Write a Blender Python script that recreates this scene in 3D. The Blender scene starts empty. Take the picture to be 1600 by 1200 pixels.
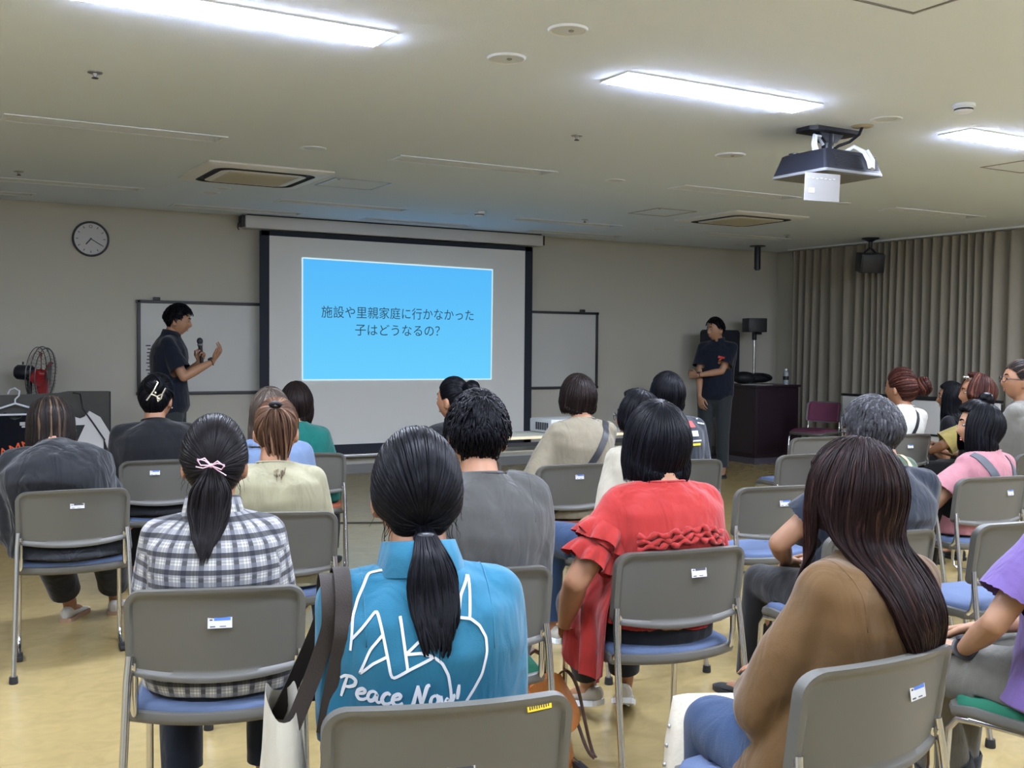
import bpy, bmesh, math, random
import numpy as np
from mathutils import Vector, Matrix
from mathutils.bvhtree import BVHTree

random.seed(7)
rng = np.random.default_rng(7)
SC = bpy.context.scene
COL = SC.collection
PI = math.pi

# ------------------------------------------------------------------ camera
EYE = 1.40
YAW, PITCH, ROLL, FPX = 0.52272, 0.035944, -0.008479, 1667.06
_cy, _sy, _cp, _sp = math.cos(YAW), math.sin(YAW), math.cos(PITCH), math.sin(PITCH)
_F = Vector((_sy * _cp, _cy * _cp, -_sp))
_R = Vector((_cy, -_sy, 0.0))
_D = _F.cross(_R)
_R2 = math.cos(ROLL) * _R + math.sin(ROLL) * _D
_D2 = -math.sin(ROLL) * _R + math.cos(ROLL) * _D
cam_data = bpy.data.cameras.new('camera')
cam_data.sensor_fit = 'HORIZONTAL'
cam_data.sensor_width = 36.0
cam_data.lens = 36.0 * FPX / 1600.0
cam_data.clip_start = 0.05
cam = bpy.data.objects.new('camera', cam_data)
COL.objects.link(cam)
cam.matrix_world = Matrix(((_R2.x, -_D2.x, -_F.x, 0.0), (_R2.y, -_D2.y, -_F.y, 0.0), (_R2.z, -_D2.z, -_F.z, EYE), (0, 0, 0, 1)))
SC.camera = cam

# ------------------------------------------------------------------ world, exposure
w = bpy.data.worlds.new('world')
SC.world = w
w.use_nodes = True
w.node_tree.nodes['Background'].inputs[0].default_value = (0.9, 0.95, 1.0, 1)
w.node_tree.nodes['Background'].inputs[1].default_value = 0.05
SC.view_settings.view_transform = 'Standard'
SC.view_settings.look = 'None'
SC.view_settings.gamma = 1.0
SC.view_settings.exposure = 0.0
SC.cycles.use_denoising = True
SC.cycles.max_bounces = 8
SC.cycles.diffuse_bounces = 5
SC.cycles.caustics_reflective = False
SC.cycles.caustics_refractive = False
LAMP_STRENGTH = 125.0


# ------------------------------------------------------------------ materials
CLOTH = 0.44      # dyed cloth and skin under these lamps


def lin(c):
    c = c / 255.0
    return c / 12.92 if c <= 0.04045 else ((c + 0.055) / 1.055) ** 2.4


def rgb(r, g, b):
    return (lin(r), lin(g), lin(b), 1.0)


def mat(name, col, rough=0.6, metal=0.0, spec=0.5, bump=0.0, bscale=60.0, vary=0.0, vscale=8.0, sheen=0.0, coat=0.0):
    m = bpy.data.materials.new(name)
    m.use_nodes = True
    nt = m.node_tree
    b = nt.nodes['Principled BSDF']
    b.inputs['Base Color'].default_value = col
    b.inputs['Roughness'].default_value = rough
    b.inputs['Metallic'].default_value = metal
    b.inputs['Specular IOR Level'].default_value = spec
    if sheen:
        b.inputs['Sheen Weight'].default_value = sheen
    if coat:
        b.inputs['Coat Weight'].default_value = coat
    if bump or vary:
        tc = nt.nodes.new('ShaderNodeTexCoord')
    if vary:
        n = nt.nodes.new('ShaderNodeTexNoise')
        n.inputs['Scale'].default_value = vscale
        n.inputs['Detail'].default_value = 4
        nt.links.new(tc.outputs['Object'], n.inputs['Vector'])
        mx = nt.nodes.new('ShaderNodeMix')
        mx.data_type = 'RGBA'
        mx.inputs[6].default_value = tuple(x * (1 - vary) for x in col[:3]) + (1,)
        mx.inputs[7].default_value = tuple(min(1, x * (1 + vary)) for x in col[:3]) + (1,)
        nt.links.new(n.outputs['Fac'], mx.inputs[0])
        nt.links.new(mx.outputs[2], b.inputs['Base Color'])
    if bump:
        n2 = nt.nodes.new('ShaderNodeTexNoise')
        n2.inputs['Scale'].default_value = bscale
        n2.inputs['Detail'].default_value = 5
        nt.links.new(tc.outputs['Object'], n2.inputs['Vector'])
        bp = nt.nodes.new('ShaderNodeBump')
        bp.inputs['Strength'].default_value = bump
        bp.inputs['Distance'].default_value = 0.01
        nt.links.new(n2.outputs['Fac'], bp.inputs['Height'])
        nt.links.new(bp.outputs['Normal'], b.inputs['Normal'])
    return m


def emis(name, col, strength):
    m = bpy.data.materials.new(name)
    m.use_nodes = True
    b = m.node_tree.nodes['Principled BSDF']
    b.inputs['Base Color'].default_value = (0.02, 0.02, 0.02, 1)
    b.inputs['Roughness'].default_value = 0.9
    b.inputs['Specular IOR Level'].default_value = 0.0
    b.inputs['Emission Color'].default_value = col
    b.inputs['Emission Strength'].default_value = strength
    return m


def fabric(name, col, fold=0.35, rough=0.85, fine=0.15, vary=0.08):
    """woven cloth: fine weave grain and soft creases"""
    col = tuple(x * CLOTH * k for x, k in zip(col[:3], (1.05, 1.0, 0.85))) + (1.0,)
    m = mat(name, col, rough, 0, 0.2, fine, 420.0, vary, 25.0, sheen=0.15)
    nt = m.node_tree
    b = nt.nodes['Principled BSDF']
    old = b.inputs['Normal'].links[0].from_node
    tc = [n for n in nt.nodes if n.type == 'TEX_COORD'][0]
    mp = nt.nodes.new('ShaderNodeMapping')
    mp.inputs['Scale'].default_value = (1.0, 1.0, 0.45)
    mp.inputs['Rotation'].default_value = (0.3, 0.5, 0.2)
    nt.links.new(tc.outputs['Object'], mp.inputs['Vector'])
    n = nt.nodes.new('ShaderNodeTexNoise')
    n.inputs['Scale'].default_value = 12.0
    n.inputs['Detail'].default_value = 2.5
    n.inputs['Distortion'].default_value = 0.75
    nt.links.new(mp.outputs['Vector'], n.inputs['Vector'])
    bp = nt.nodes.new('ShaderNodeBump')
    bp.inputs['Strength'].default_value = min(1.0, fold * 1.25)
    bp.inputs['Distance'].default_value = 0.035
    nt.links.new(n.outputs['Fac'], bp.inputs['Height'])
    nt.links.new(bp.outputs['Normal'], old.inputs['Normal'])
    return m


def plaid(name):
    """white shirt cloth with black and grey woven checks"""
    m = fabric(name, rgb(225, 225, 228), 0.4)
    nt = m.node_tree
    b = nt.nodes['Principled BSDF']
    at = nt.nodes.new('ShaderNodeAttribute')
    at.attribute_name = 'cloth'
    sep = nt.nodes.new('ShaderNodeSeparateXYZ')
    nt.links.new(at.outputs['Vector'], sep.inputs[0])

    def band(sock, period, lo, hi, off=0.0):
        a = nt.nodes.new('ShaderNodeMath'); a.operation = 'MULTIPLY_ADD'
        a.inputs[1].default_value = 1.0 / period; a.inputs[2].default_value = off + 50
        nt.links.new(sock, a.inputs[0])
        f = nt.nodes.new('ShaderNodeMath'); f.operation = 'FRACT'
        nt.links.new(a.outputs[0], f.inputs[0])
        g = nt.nodes.new('ShaderNodeMath'); g.operation = 'GREATER_THAN'; g.inputs[1].default_value = lo
        l = nt.nodes.new('ShaderNodeMath'); l.operation = 'LESS_THAN'; l.inputs[1].default_value = hi
        nt.links.new(f.outputs[0], g.inputs[0]); nt.links.new(f.outputs[0], l.inputs[0])
        mu = nt.nodes.new('ShaderNodeMath'); mu.operation = 'MULTIPLY'
        nt.links.new(g.outputs[0], mu.inputs[0]); nt.links.new(l.outputs[0], mu.inputs[1])
        return mu.outputs[0]
    col = None
    cur = rgb(182, 180, 170)
    prev = None
    P = 0.042
    for sock in (sep.outputs[0], sep.outputs[2]):
        for (lo, hi, c, f) in ((0.06, 0.78, rgb(96, 98, 108), 0.55), (0.20, 0.50, rgb(8, 9, 15), 0.80), (0.88, 0.98, rgb(60, 62, 70), 0.35)):
            mx = nt.nodes.new('ShaderNodeMix'); mx.data_type = 'RGBA'
            s = band(sock, P, lo, hi)
            k = nt.nodes.new('ShaderNodeMath'); k.operation = 'MULTIPLY'; k.inputs[1].default_value = f
            nt.links.new(s, k.inputs[0]); nt.links.new(k.outputs[0], mx.inputs[0])
            if prev is None:
                mx.inputs[6].default_value = cur
            else:
                nt.links.new(prev, mx.inputs[6])
            mx.inputs[7].default_value = c
            prev = mx.outputs[2]
    nt.links.new(prev, b.inputs['Base Color'])
    return m


def hair_mat(name, col, tip=None, light=None, rough=0.38):
    m = bpy.data.materials.new(name)
    m.use_nodes = True
    nt = m.node_tree
    b = nt.nodes['Principled BSDF']
    b.inputs['Roughness'].default_value = rough
    b.inputs['Specular IOR Level'].default_value = 0.07
    at = nt.nodes.new('ShaderNodeAttribute')
    at.attribute_name = 'lock'
    rp = nt.nodes.new('ShaderNodeValToRGB')
    e = rp.color_ramp.elements
    e[0].position = 0.0; e[0].color = tuple(x * 0.35 for x in col[:3]) + (1,)
    e[1].position = 1.0; e[1].color = tuple(x * .6 for x in (light or tuple(min(1, x * 1.9) for x in col[:3]))[:3]) + (1,)
    mid = rp.color_ramp.elements.new(0.72); mid.color = tuple(x * .6 for x in col[:3]) + (1,)
    nt.links.new(at.outputs['Fac'], rp.inputs[0])
    nt.links.new(rp.outputs[0], b.inputs['Base Color'])
    return m


# ------------------------------------------------------------------ mesh builder
class MB:
    def __init__(self):
        self.v = []; self.f = []; self.mi = []; self.n = 0

    def add(self, v, f, mi=0):
        v = np.asarray(v, float).reshape(-1, 3)
        self.v.append(v)
        k = self.n
        for q in f:
            self.f.append(tuple(int(i) + k for i in q))
            self.mi.append(mi)
        self.n += len(v)
        return self

    def box(self, c, s, rz=0.0, mi=0, bev=0.0, M=None):
        bm = bmesh.new()
        bmesh.ops.create_cube(bm, size=1.0)
        for v in bm.verts:
            v.co = Vector((v.co.x * s[0], v.co.y * s[1], v.co.z * s[2]))
        if bev > 0:
            bmesh.ops.bevel(bm, geom=list(bm.edges), offset=bev, segments=2, affect='EDGES', profile=0.6)
        mt = Matrix.Translation(c) @ Matrix.Rotation(rz, 4, 'Z')
        if M is not None:
            mt = M @ mt
        bm.transform(mt)
        bm.verts.index_update()
        self.add([v.co[:] for v in bm.verts], [[v.index for v in f.verts] for f in bm.faces], mi)
        bm.free()
        return self

    def tube(self, P, R, n=10, ref=(1, 0, 0), mi=0, cap=True, round_cap=False):
        P = [np.asarray(p, float) for p in P]
        m = len(P)
        if np.isscalar(R) or isinstance(R, tuple):
            R = [R] * m
        R = [(r, r) if np.isscalar(r) else r for r in R]
        T = []
        for i in range(m):
            a = P[max(0, i - 1)]; b = P[min(m - 1, i + 1)]
            t = b - a
            T.append(t / (np.linalg.norm(t) + 1e-12))
        if round_cap:
            P2, R2, T2 = [], [], []
            for k in (80, 50, 22):
                s = math.sin(math.radians(k)); c = math.cos(math.radians(k))
                P2.append(P[0] - T[0] * min(R[0]) * s); R2.append((R[0][0] * c, R[0][1] * c)); T2.append(T[0])
            P2 += P; R2 += R; T2 += T
            for k in (22, 50, 80):
                s = math.sin(math.radians(k)); c = math.cos(math.radians(k))
                P2.append(P[-1] + T[-1] * min(R[-1]) * s); R2.append((R[-1][0] * c, R[-1][1] * c)); T2.append(T[-1])
            P, R, T = P2, R2, T2
            m = len(P)
        ref = np.asarray(ref, float)
        A = None
        V = []
        ang = np.linspace(0, 2 * PI, n, endpoint=False)
        for i in range(m):
            t = T[i]
            r0 = ref if A is None or abs(np.dot(ref, t)) < 0.92 else A
            if A is None and abs(np.dot(ref, t)) > 0.95:
                r0 = np.array([0, 1.0, 0]) if abs(t[1]) < 0.9 else np.array([0, 0, 1.0])
            a = r0 - np.dot(r0, t) * t
            a /= np.linalg.norm(a) + 1e-12
            if A is not None and np.dot(a, A) < 0:
                a = -a
            A = a
            b = np.cross(t, a)
            V.append(P[i] + np.outer(np.cos(ang) * R[i][0], a) + np.outer(np.sin(ang) * R[i][1], b))
        V = np.vstack(V)
        F = []
        for i in range(m - 1):
            for j in range(n):
                k = (j + 1) % n
                F.append((i * n + j, i * n + k, (i + 1) * n + k, (i + 1) * n + j))
        if cap:
            F.append(tuple(range(n - 1, -1, -1)))
            F.append(tuple((m - 1) * n + j for j in range(n)))
        self.add(V, F, mi)
        return self

    def ball(self, c, r, n=14, mi=0, M=None):
        r = (r, r, r) if np.isscalar(r) else r
        V = [(0, 0, r[2])]
        m = max(6, n // 2 + 2)
        for i in range(1, m):
            th = PI * i / m
            for j in range(n):
                ph = 2 * PI * j / n
                V.append((r[0] * math.sin(th) * math.cos(ph), r[1] * math.sin(th) * math.sin(ph), r[2] * math.cos(th)))
        V.append((0, 0, -r[2]))
        F = []
        for j in range(n):
            k = (j + 1) % n
            F.append((0, 1 + j, 1 + k))
            for i in range(m - 2):
                F.append((1 + i * n + j, 1 + (i + 1) * n + j, 1 + (i + 1) * n + k, 1 + i * n + k))
            b = 1 + (m - 2) * n
            F.append((b + j, len(V) - 1, b + k))
        V = np.array(V)
        if M is not None:
            V = V @ np.array(M.to_3x3()).T
        self.add(V + np.asarray(c, float), F, mi)
        return self

    def lathe(self, prof, c=(0, 0, 0), n=24, mi=0, M=None):
        """profile of (radius, z), spun about z"""
        V = []; F = []
        m = len(prof)
        for (r, z) in prof:
            for j in range(n):
                a = 2 * PI * j / n
                V.append((r * math.cos(a), r * math.sin(a), z))
        for i in range(m - 1):
            for j in range(n):
                k = (j + 1) % n
                F.append((i * n + j, i * n + k, (i + 1) * n + k, (i + 1) * n + j))
        V = np.array(V)
        if M is not None:
            V = V @ np.array(M.to_3x3()).T
        self.add(V + np.asarray(c, float), F, mi)
        return self

    def prism(self, poly, d, mi=0, M=None):
        """polygon of 3-D points extruded by vector d"""
        p = np.asarray(poly, float); n = len(p)
        V = np.vstack([p, p + np.asarray(d, float)])
        if M is not None:
            V = V @ np.array(M.to_3x3()).T + np.array(M.translation)
        F = [tuple(range(n - 1, -1, -1)), tuple(range(n, 2 * n))]
        for j in range(n):
            k = (j + 1) % n
            F.append((j, k, n + k, n + j))
        self.add(V, F, mi)
        return self

    def grid(self, G, mi=0, flip=False, wrap=False):
        G = np.asarray(G, float)
        a, b = G.shape[:2]
        F = []
        for i in range(a - 1):
            for j in range(b if wrap else b - 1):
                k = (j + 1) % b
                q = (i * b + j, i * b + k, (i + 1) * b + k, (i + 1) * b + j)
                F.append(q[::-1] if flip else q)
        self.add(G.reshape(-1, 3), F, mi)
        return self

    def data(self):
        return np.vstack(self.v), self.f

    def build(self, name, mats, parent=None, smooth=None, fixn=True):
        V, F = self.data()
        me = bpy.data.meshes.new(name)
        me.from_pydata(V.tolist(), [], F)
        if fixn:
            bm = bmesh.new(); bm.from_mesh(me)
            bmesh.ops.recalc_face_normals(bm, faces=bm.faces)
            bm.to_mesh(me); bm.free()
        if not isinstance(mats, (list, tuple)):
            mats = [mats]
        for m_ in mats:
            me.materials.append(m_)
        if len(mats) > 1:
            me.polygons.foreach_set('material_index', np.array(self.mi, dtype=np.int32))
        shade(me, 40 if smooth is None else smooth)
        o = bpy.data.objects.new(name, me)
        COL.objects.link(o)
        if parent is not None:
            o.parent = parent
        return o


def shade(me, ang):
    if ang <= 0:
        return
    me.polygons.foreach_set('use_smooth', np.ones(len(me.polygons), dtype=bool))
    if ang < 180:
        try:
            me.set_sharp_from_angle(angle=math.radians(ang))
        except Exception:
            pass


def tag(o, label=None, cat=None, group=None, kind=None):
    if label: o['label'] = label
    if cat: o['category'] = cat
    if group: o['group'] = group
    if kind: o['kind'] = kind
    return o


def empty(name, loc, rz=0.0):
    o = bpy.data.objects.new(name, None)
    o.empty_display_size = 0.1
    o.location = loc
    o.rotation_euler = (0, 0, rz)
    COL.objects.link(o)
    return o


def dup(root, loc, rz):
    r = root.copy(); COL.objects.link(r)
    r.location = loc; r.rotation_euler = (0, 0, rz)
    for c in list(root.children):
        d = c.copy(); COL.objects.link(d); d.parent = r
        for g in c.children:
            e = g.copy(); COL.objects.link(e); e.parent = d
    return r


# ------------------------------------------------------------------ shared materials
M = {}
M['ceiling'] = mat('ceiling_board', rgb(222, 234, 255), 0.95, 0, 0.1, 0.25, 160.0, 0.05, 90.0)
M['wall'] = mat('wall_paper', rgb(182, 180, 169), 0.95, 0, 0.1, 0.12, 140.0)
M['white'] = mat('white_paint', rgb(224, 232, 244), 0.5)
M['recess'] = mat('lamp_trough', rgb(208, 216, 228), 0.5)
M['lit'] = emis('lit_tube_light', (0.875, 0.965, 1.20, 1), LAMP_STRENGTH)
M['black'] = mat('black_plastic', rgb(22, 23, 27), 0.45)
M['navyblack'] = mat('dark_housing', rgb(26, 29, 40), 0.4)
M['chrome'] = mat('chrome_tube', rgb(200, 200, 200), 0.22, 1.0)
M['steel'] = mat('satin_steel', rgb(170, 170, 172), 0.38, 0.9)
M['rubber'] = mat('rubber_foot', rgb(28, 28, 30), 0.7)
M['shell'] = mat('chair_plastic', rgb(83, 82, 77), 0.42, 0, 0.5, 0.1, 500.0)
M['padblue'] = mat('blue_seat_cloth', rgb(84, 98, 126), 0.8, 0, 0.2, 0.2, 600.0, 0.06, 40)
M['padgreen'] = mat('green_seat_cloth', rgb(30, 92, 70), 0.8, 0, 0.2, 0.2, 600.0)
M['padorange'] = mat('orange_seat_cloth', rgb(140, 76, 54), 0.8, 0, 0.2, 0.2, 600.0)
M['padpurple'] = mat('plum_seat_cloth', rgb(100, 54, 76), 0.8, 0, 0.2, 0.2, 600.0)
M['paper'] = mat('white_paper', rgb(190, 191, 192), 0.7)
M['stickerblue'] = mat('sticker_blue_ink', rgb(70, 110, 190), 0.6)
M['ink'] = mat('printed_ink', rgb(60, 62, 68), 0.7)
M['yellow'] = mat('yellow_tape', rgb(240, 205, 40), 0.5)
M['eyewhite'] = mat('eye_white', rgb(150, 140, 134), 0.3)
M['iris'] = mat('dark_iris', rgb(24, 18, 16), 0.2)


def skin(name, col):
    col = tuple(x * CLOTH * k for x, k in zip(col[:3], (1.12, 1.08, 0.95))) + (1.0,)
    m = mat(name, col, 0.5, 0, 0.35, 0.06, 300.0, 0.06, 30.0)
    b = m.node_tree.nodes['Principled BSDF']
    b.inputs['Subsurface Weight'].default_value = 0.08
    b.inputs['Subsurface Radius'].default_value = (0.01, 0.004, 0.002)
    return m


M['skin'] = skin('skin_fair', rgb(206, 152, 122))
M['skin_tan'] = skin('skin_tan', rgb(206, 158, 130))

# floor: glossy cream vinyl with soft marbling and sheet seams
mf = mat('vinyl_floor', rgb(196, 172, 122), 0.24, 0, 0.5)
nt = mf.node_tree
b = nt.nodes['Principled BSDF']
tc = nt.nodes.new('ShaderNodeTexCoord')
n1 = nt.nodes.new('ShaderNodeTexNoise'); n1.inputs['Scale'].default_value = 9.0; n1.inputs['Detail'].default_value = 8; n1.inputs['Distortion'].default_value = 1.4
mp = nt.nodes.new('ShaderNodeMapping'); mp.inputs['Scale'].default_value = (1.0, 1.35, 1.0)
nt.links.new(tc.outputs['Object'], mp.inputs[0]); nt.links.new(mp.outputs[0], n1.inputs['Vector'])
rp = nt.nodes.new('ShaderNodeValToRGB')
rp.color_ramp.elements[0].position = 0.32; rp.color_ramp.elements[0].color = rgb(147, 129, 86)
rp.color_ramp.elements[1].position = 0.68; rp.color_ramp.elements[1].color = rgb(157, 138, 92)
nt.links.new(n1.outputs['Fac'], rp.inputs[0])
nt.links.new(rp.outputs[0], b.inputs['Base Color'])
n3 = nt.nodes.new('ShaderNodeTexNoise'); n3.inputs['Scale'].default_value = 2.5; n3.inputs['Detail'].default_value = 3
nt.links.new(tc.outputs['Object'], n3.inputs['Vector'])
bp = nt.nodes.new('ShaderNodeBump'); bp.inputs['Strength'].default_value = 0.05; bp.inputs['Distance'].default_value = 0.02
nt.links.new(n3.outputs['Fac'], bp.inputs['Height']); nt.links.new(bp.outputs['Normal'], b.inputs['Normal'])
M['floor'] = mf

# ------------------------------------------------------------------ the room
X0, X1, Y0, Y1, H = -3.4, 10.42, -4.6, 10.85, 2.70


def structure(name, mb, m, **k):
    return tag(mb.build(name, m, **k), kind='structure')


structure('floor', MB().box(((X0 + X1) / 2, (Y0 + Y1) / 2, -0.05), (X1 - X0, Y1 - Y0, 0.10)), M['floor'])
structure('wall_front', MB().box(((X0 + X1) / 2, Y1 + 0.06, H / 2), (X1 - X0 + 0.24, 0.12, H)), M['wall'])
structure('wall_rear', MB().box(((X0 + X1) / 2, Y0 - 0.06, H / 2), (X1 - X0 + 0.24, 0.12, H)), M['wall'])
structure('wall_left', MB().box((X0 - 0.06, (Y0 + Y1) / 2, H / 2), (0.12, Y1 - Y0, H)), M['wall'])
structure('wall_right', MB().box((X1 + 0.06, (Y0 + Y1) / 2, H / 2), (0.12, Y1 - Y0, H)), M['wall'])
M['base'] = mat('grey_skirting', rgb(120, 120, 118), 0.6)
structure('baseboard_front', MB().box(((X0 + X1) / 2, Y1 - 0.006, 0.05), (X1 - X0, 0.012, 0.10)), M['base'])
structure('baseboard_left', MB().box((X0 + 0.006, (Y0 + Y1) / 2, 0.05), (0.012, Y1 - Y0, 0.10)), M['base'])

# ceiling light positions: a regular grid of recessed 1.25 m fixtures
LX = [-1.90, 0.55, 3.01, 5.49, 7.95]
LIT, OFF = [], []
for x in LX:
    for y in (-0.99, 1.63, 4.25):
        LIT.append((x, y))
    for y in (-3.62, 6.88, 9.50):
        OFF.append((x, y))
for x in (-0.20, 2.26, 4.20, 6.17):
    OFF.append((x, 10.37))
LW, LL = 0.215, 1.26
# the ceiling slab with the troughs cut out: strips between the openings
holes = [(x, x + LL, y - LW / 2, y + LW / 2) for (x, y) in LIT + OFF]
rows = sorted(set((h_[2], h_[3]) for h_ in holes))
mb = MB()
yc = Y0
for (a, b_) in rows:
    if a > yc:
        mb.box(((X0 + X1) / 2, (yc + a) / 2, H + 0.06), (X1 - X0, a - yc, 0.12))
    xc = X0
    for h_ in sorted(h_ for h_ in holes if h_[2] == a):
        mb.box(((xc + h_[0]) / 2, (a + b_) / 2, H + 0.06), (h_[0] - xc, b_ - a, 0.12))
        xc = h_[1]
    mb.box(((xc + X1) / 2, (a + b_) / 2, H + 0.06), (X1 - xc, b_ - a, 0.12))
    yc = b_
mb.box(((X0 + X1) / 2, (yc + Y1) / 2, H + 0.06), (X1 - X0, Y1 - yc, 0.12))
mb.box(((X0 + X1) / 2, (Y0 + Y1) / 2, H + 0.135), (X1 - X0, Y1 - Y0, 0.02))
structure('ceiling', mb, M['ceiling'], smooth=0)


def light_proto(lit):
    r = empty('ceiling_light', (0, 0, 0))
    mb = MB()
    t = 0.006
    # flange standing just proud of the board
    for (cx, cy_, sx, sy_) in ((LL / 2, -LW / 2 + 0.004, LL + 0.02, 0.022), (LL / 2, LW / 2 - 0.004, LL + 0.02, 0.022), (0.003, 0, 0.022, LW), (LL - 0.003, 0, 0.022, LW)):
        mb.box((cx, cy_, -0.003), (sx, sy_, t))
    mb.build('flange', M['white'], r, 0)
    mb = MB()
    d = 0.07
    mb.add([(0.01, -LW / 2 + .01, 0), (LL - .01, -LW / 2 + .01, 0), (LL - .01, LW / 2 - .01, 0), (.01, LW / 2 - .01, 0),
            (.05, -LW / 2 + .05, d), (LL - .05, -LW / 2 + .05, d), (LL - .05, LW / 2 - .05, d), (.05, LW / 2 - .05, d)],
           [(0, 1, 5, 4), (1, 2, 6, 5), (2, 3, 7, 6), (3, 0, 4, 7), (4, 5, 6, 7)])
    mb.build('reflector', M['recess'], r, 0)
    if lit:
        MB().box((LL / 2, 0, 0.004), (LL - 0.03, LW - 0.035, 0.040)).build('diffuser', M['lit'], r, 0)  # lowered past the flange so its glowing sides add light on ceiling and walls
    else:
        MB().box((LL / 2, 0, 0.052), (LL - 0.10, 0.07, 0.03), bev=0.01).build('lamp_bar', M['white'], r)
    return r


for lit, spots in ((True, LIT), (False, OFF)):
    p = None
    for (x, y) in spots:
        if p is None:
            p = o = light_proto(lit); o.location = (x, y, H)
        else:
            o = dup(p, (x, y, H), 0)
        if lit:
            tag(o, 'glowing recessed ceiling light outside the frame of the photo', 'light', 'lit ceiling lights')
        else:
            tag(o, 'unlit recessed ceiling light outside the frame of the photo', 'light', 'unlit ceiling lights near the screen')
names = {(0.55, 4.25): 'glowing ceiling light nearest the upper left corner of the photo', (3.01, 4.25): 'glowing ceiling light to the left of the projector',
         (5.49, 4.25): 'glowing ceiling light to the right of the projector, cut by the edge',
         (0.55, 6.88): 'unlit trough light above the clock, nearer the camera of the two at left', (0.55, 9.50): 'unlit trough light high above the clock, the one nearer the clock wall',
         (3.01, 6.88): 'unlit trough light with a blue gleam beside the round white downlight', (3.01, 9.50): 'unlit trough light between the square hatch and the screen case',
         (2.26, 10.37): 'unlit trough light right above the left end of the screen case', (4.20, 10.37): 'unlit trough light close above the middle of the screen case',
         (5.49, 9.50): 'unlit trough light in the blue glow above the right part of the screen', (6.17, 10.37): 'unlit trough light by the wall, above the right end of the screen case',
         (5.49, 6.88): 'unlit trough light just behind and left of the hanging projector', (7.95, 9.50): 'unlit trough light near the curtain corner, behind the far air conditioner',
         (7.95, 6.88): 'unlit trough light to the right behind the projector paper'}
for o in list(COL.objects):
    if o.name.startswith('ceiling_light') and o.parent is None:
        for (x, y), l in names.items():
            if abs(o.location.x - x) < 0.01 and abs(o.location.y - y) < 0.01:
                o['label'] = l


# ------------------------------------------------------------------ ceiling fittings
def fitting(kind_, x, y, label, cat, r=0.075, group=None):
    r0 = empty({'down': 'downlight', 'spk': 'ceiling_speaker', 'smoke': 'smoke_detector', 'sprk': 'sprinkler_head', 'plate': 'cable_plate'}[kind_], (x, y, H))
    if kind_ == 'down':
        MB().lathe([(r * .72, -.001), (r * .78, -.004), (r, -.005), (r + .004, 0)], n=28).build('rim', M['white'], r0)
        MB().lathe([(r * .72, -.0012), (0.0001, -.0014)], n=28).build('lens', M['recess'], r0)
    elif kind_ == 'spk':
        MB().lathe([(r * .86, -.004), (r * .92, -.010), (r, -.009), (r + .004, 0)], n=30).build('rim', M['white'], r0)
        MB().lathe([(0.0001, -.006), (r * .86, -.006)], n=30).build('grille', M['recess'], r0)
        MB().ball((0.01, -.01, -.008), (.012, .012, .006), 10).build('centre_cap', M['steel'], r0)
    elif kind_ == 'smoke':
        MB().lathe([(0.0001, -.045), (r * .55, -.045), (r * .8, -.036), (r * .85, -.018), (r, -.016), (r, 0)], n=26).build('housing', M['white'], r0)
        MB().lathe([(r * .82, -.033), (r * .84, -.024)], n=26).build('vent_ring', M['ink'], r0)
    elif kind_ == 'sprk':
        MB().lathe([(.035, 0), (.035, -.004), (.012, -.006), (.008, -.022), (0.0001, -.024)], n=16).build('escutcheon', M['steel'], r0)
        MB().lathe([(0.0001, -.030), (.016, -.030), (.016, -.027), (.005, -.022)], n=14).build('deflector', M['ink'], r0)
    else:
        MB().lathe([(0.0001, -.008), (r * .8, -.008), (r, 0)], n=24).build('disc', mat('ivory_plate', rgb(176, 166, 142), .5), r0)
    tag(r0, label, cat, group)
    return r0


fitting('spk', 2.40, 4.24, 'round ceiling speaker between the two glowing lights, the one nearer the screen', 'speaker', .085)
fitting('spk', 2.40, 3.73, 'round ceiling speaker near the top edge, above the other round disc', 'speaker', .08)
fitting('down', 2.41, 6.86, 'round downlight with a bright blue rim beside the air conditioner', 'downlight', .085)
fitting('spk', 4.89, 5.56, 'large round grey vent disc left of the projector', 'vent', .10)
fitting('down', 4.89, 6.89, 'small faint downlight in mid ceiling left of the projector paper', 'downlight', .075)
fitting('down', 4.87, 4.23, 'round downlight beside the projector ceiling plate', 'downlight', .085)
fitting('smoke', 4.92, 3.76, 'white smoke detector above the rightmost glowing light', 'smoke detector', .058)
fitting('smoke', 4.93, 9.22, 'smoke detector hanging in the blue glow above the screen', 'smoke detector', .055)
fitting('down', 2.36, 9.35, 'faint downlight below the cassette air conditioner, the larger of the pair', 'downlight', .085)
fitting('down', 2.38, 9.03, 'faint downlight tucked under the cassette air conditioner, the smaller of the pair', 'downlight', .07)
fitting('down', 4.86, 9.51, 'faint downlight left of the smoke detector above the screen', 'downlight', .08)
fitting('down', 7.36, 6.87, 'small downlight beneath the projector paper at right', 'downlight', .075)
fitting('down', 7.31, 9.45, 'flat downlight left of the far air conditioner, nearer the wall', 'downlight', .085)
fitting('down', 7.34, 9.13, 'flat downlight left of the far air conditioner, nearer the camera', 'downlight', .075)
fitting('down', 9.20, 10.30, 'dark flat downlight left of the black ceiling pole', 'downlight', .085)
for (x, y, l) in ((0.84, 5.51, 'tiny sprinkler head on the ceiling at upper left'), (3.65, 5.56, 'tiny sprinkler head in the middle of the ceiling'), (0.82, 9.01, 'tiny sprinkler head beside the far left trough light'),
                  (6.13, 9.17, 'tiny sprinkler head at the edge of the blue glow'), (8.88, 9.11, 'tiny sprinkler head near the curtain corner')):
    fitting('sprk', x, y, l, 'sprinkler')
fitting('plate', 4.90, 4.43, 'ivory round cable plate on the ceiling beside the projector mount', 'plate', .065)


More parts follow.
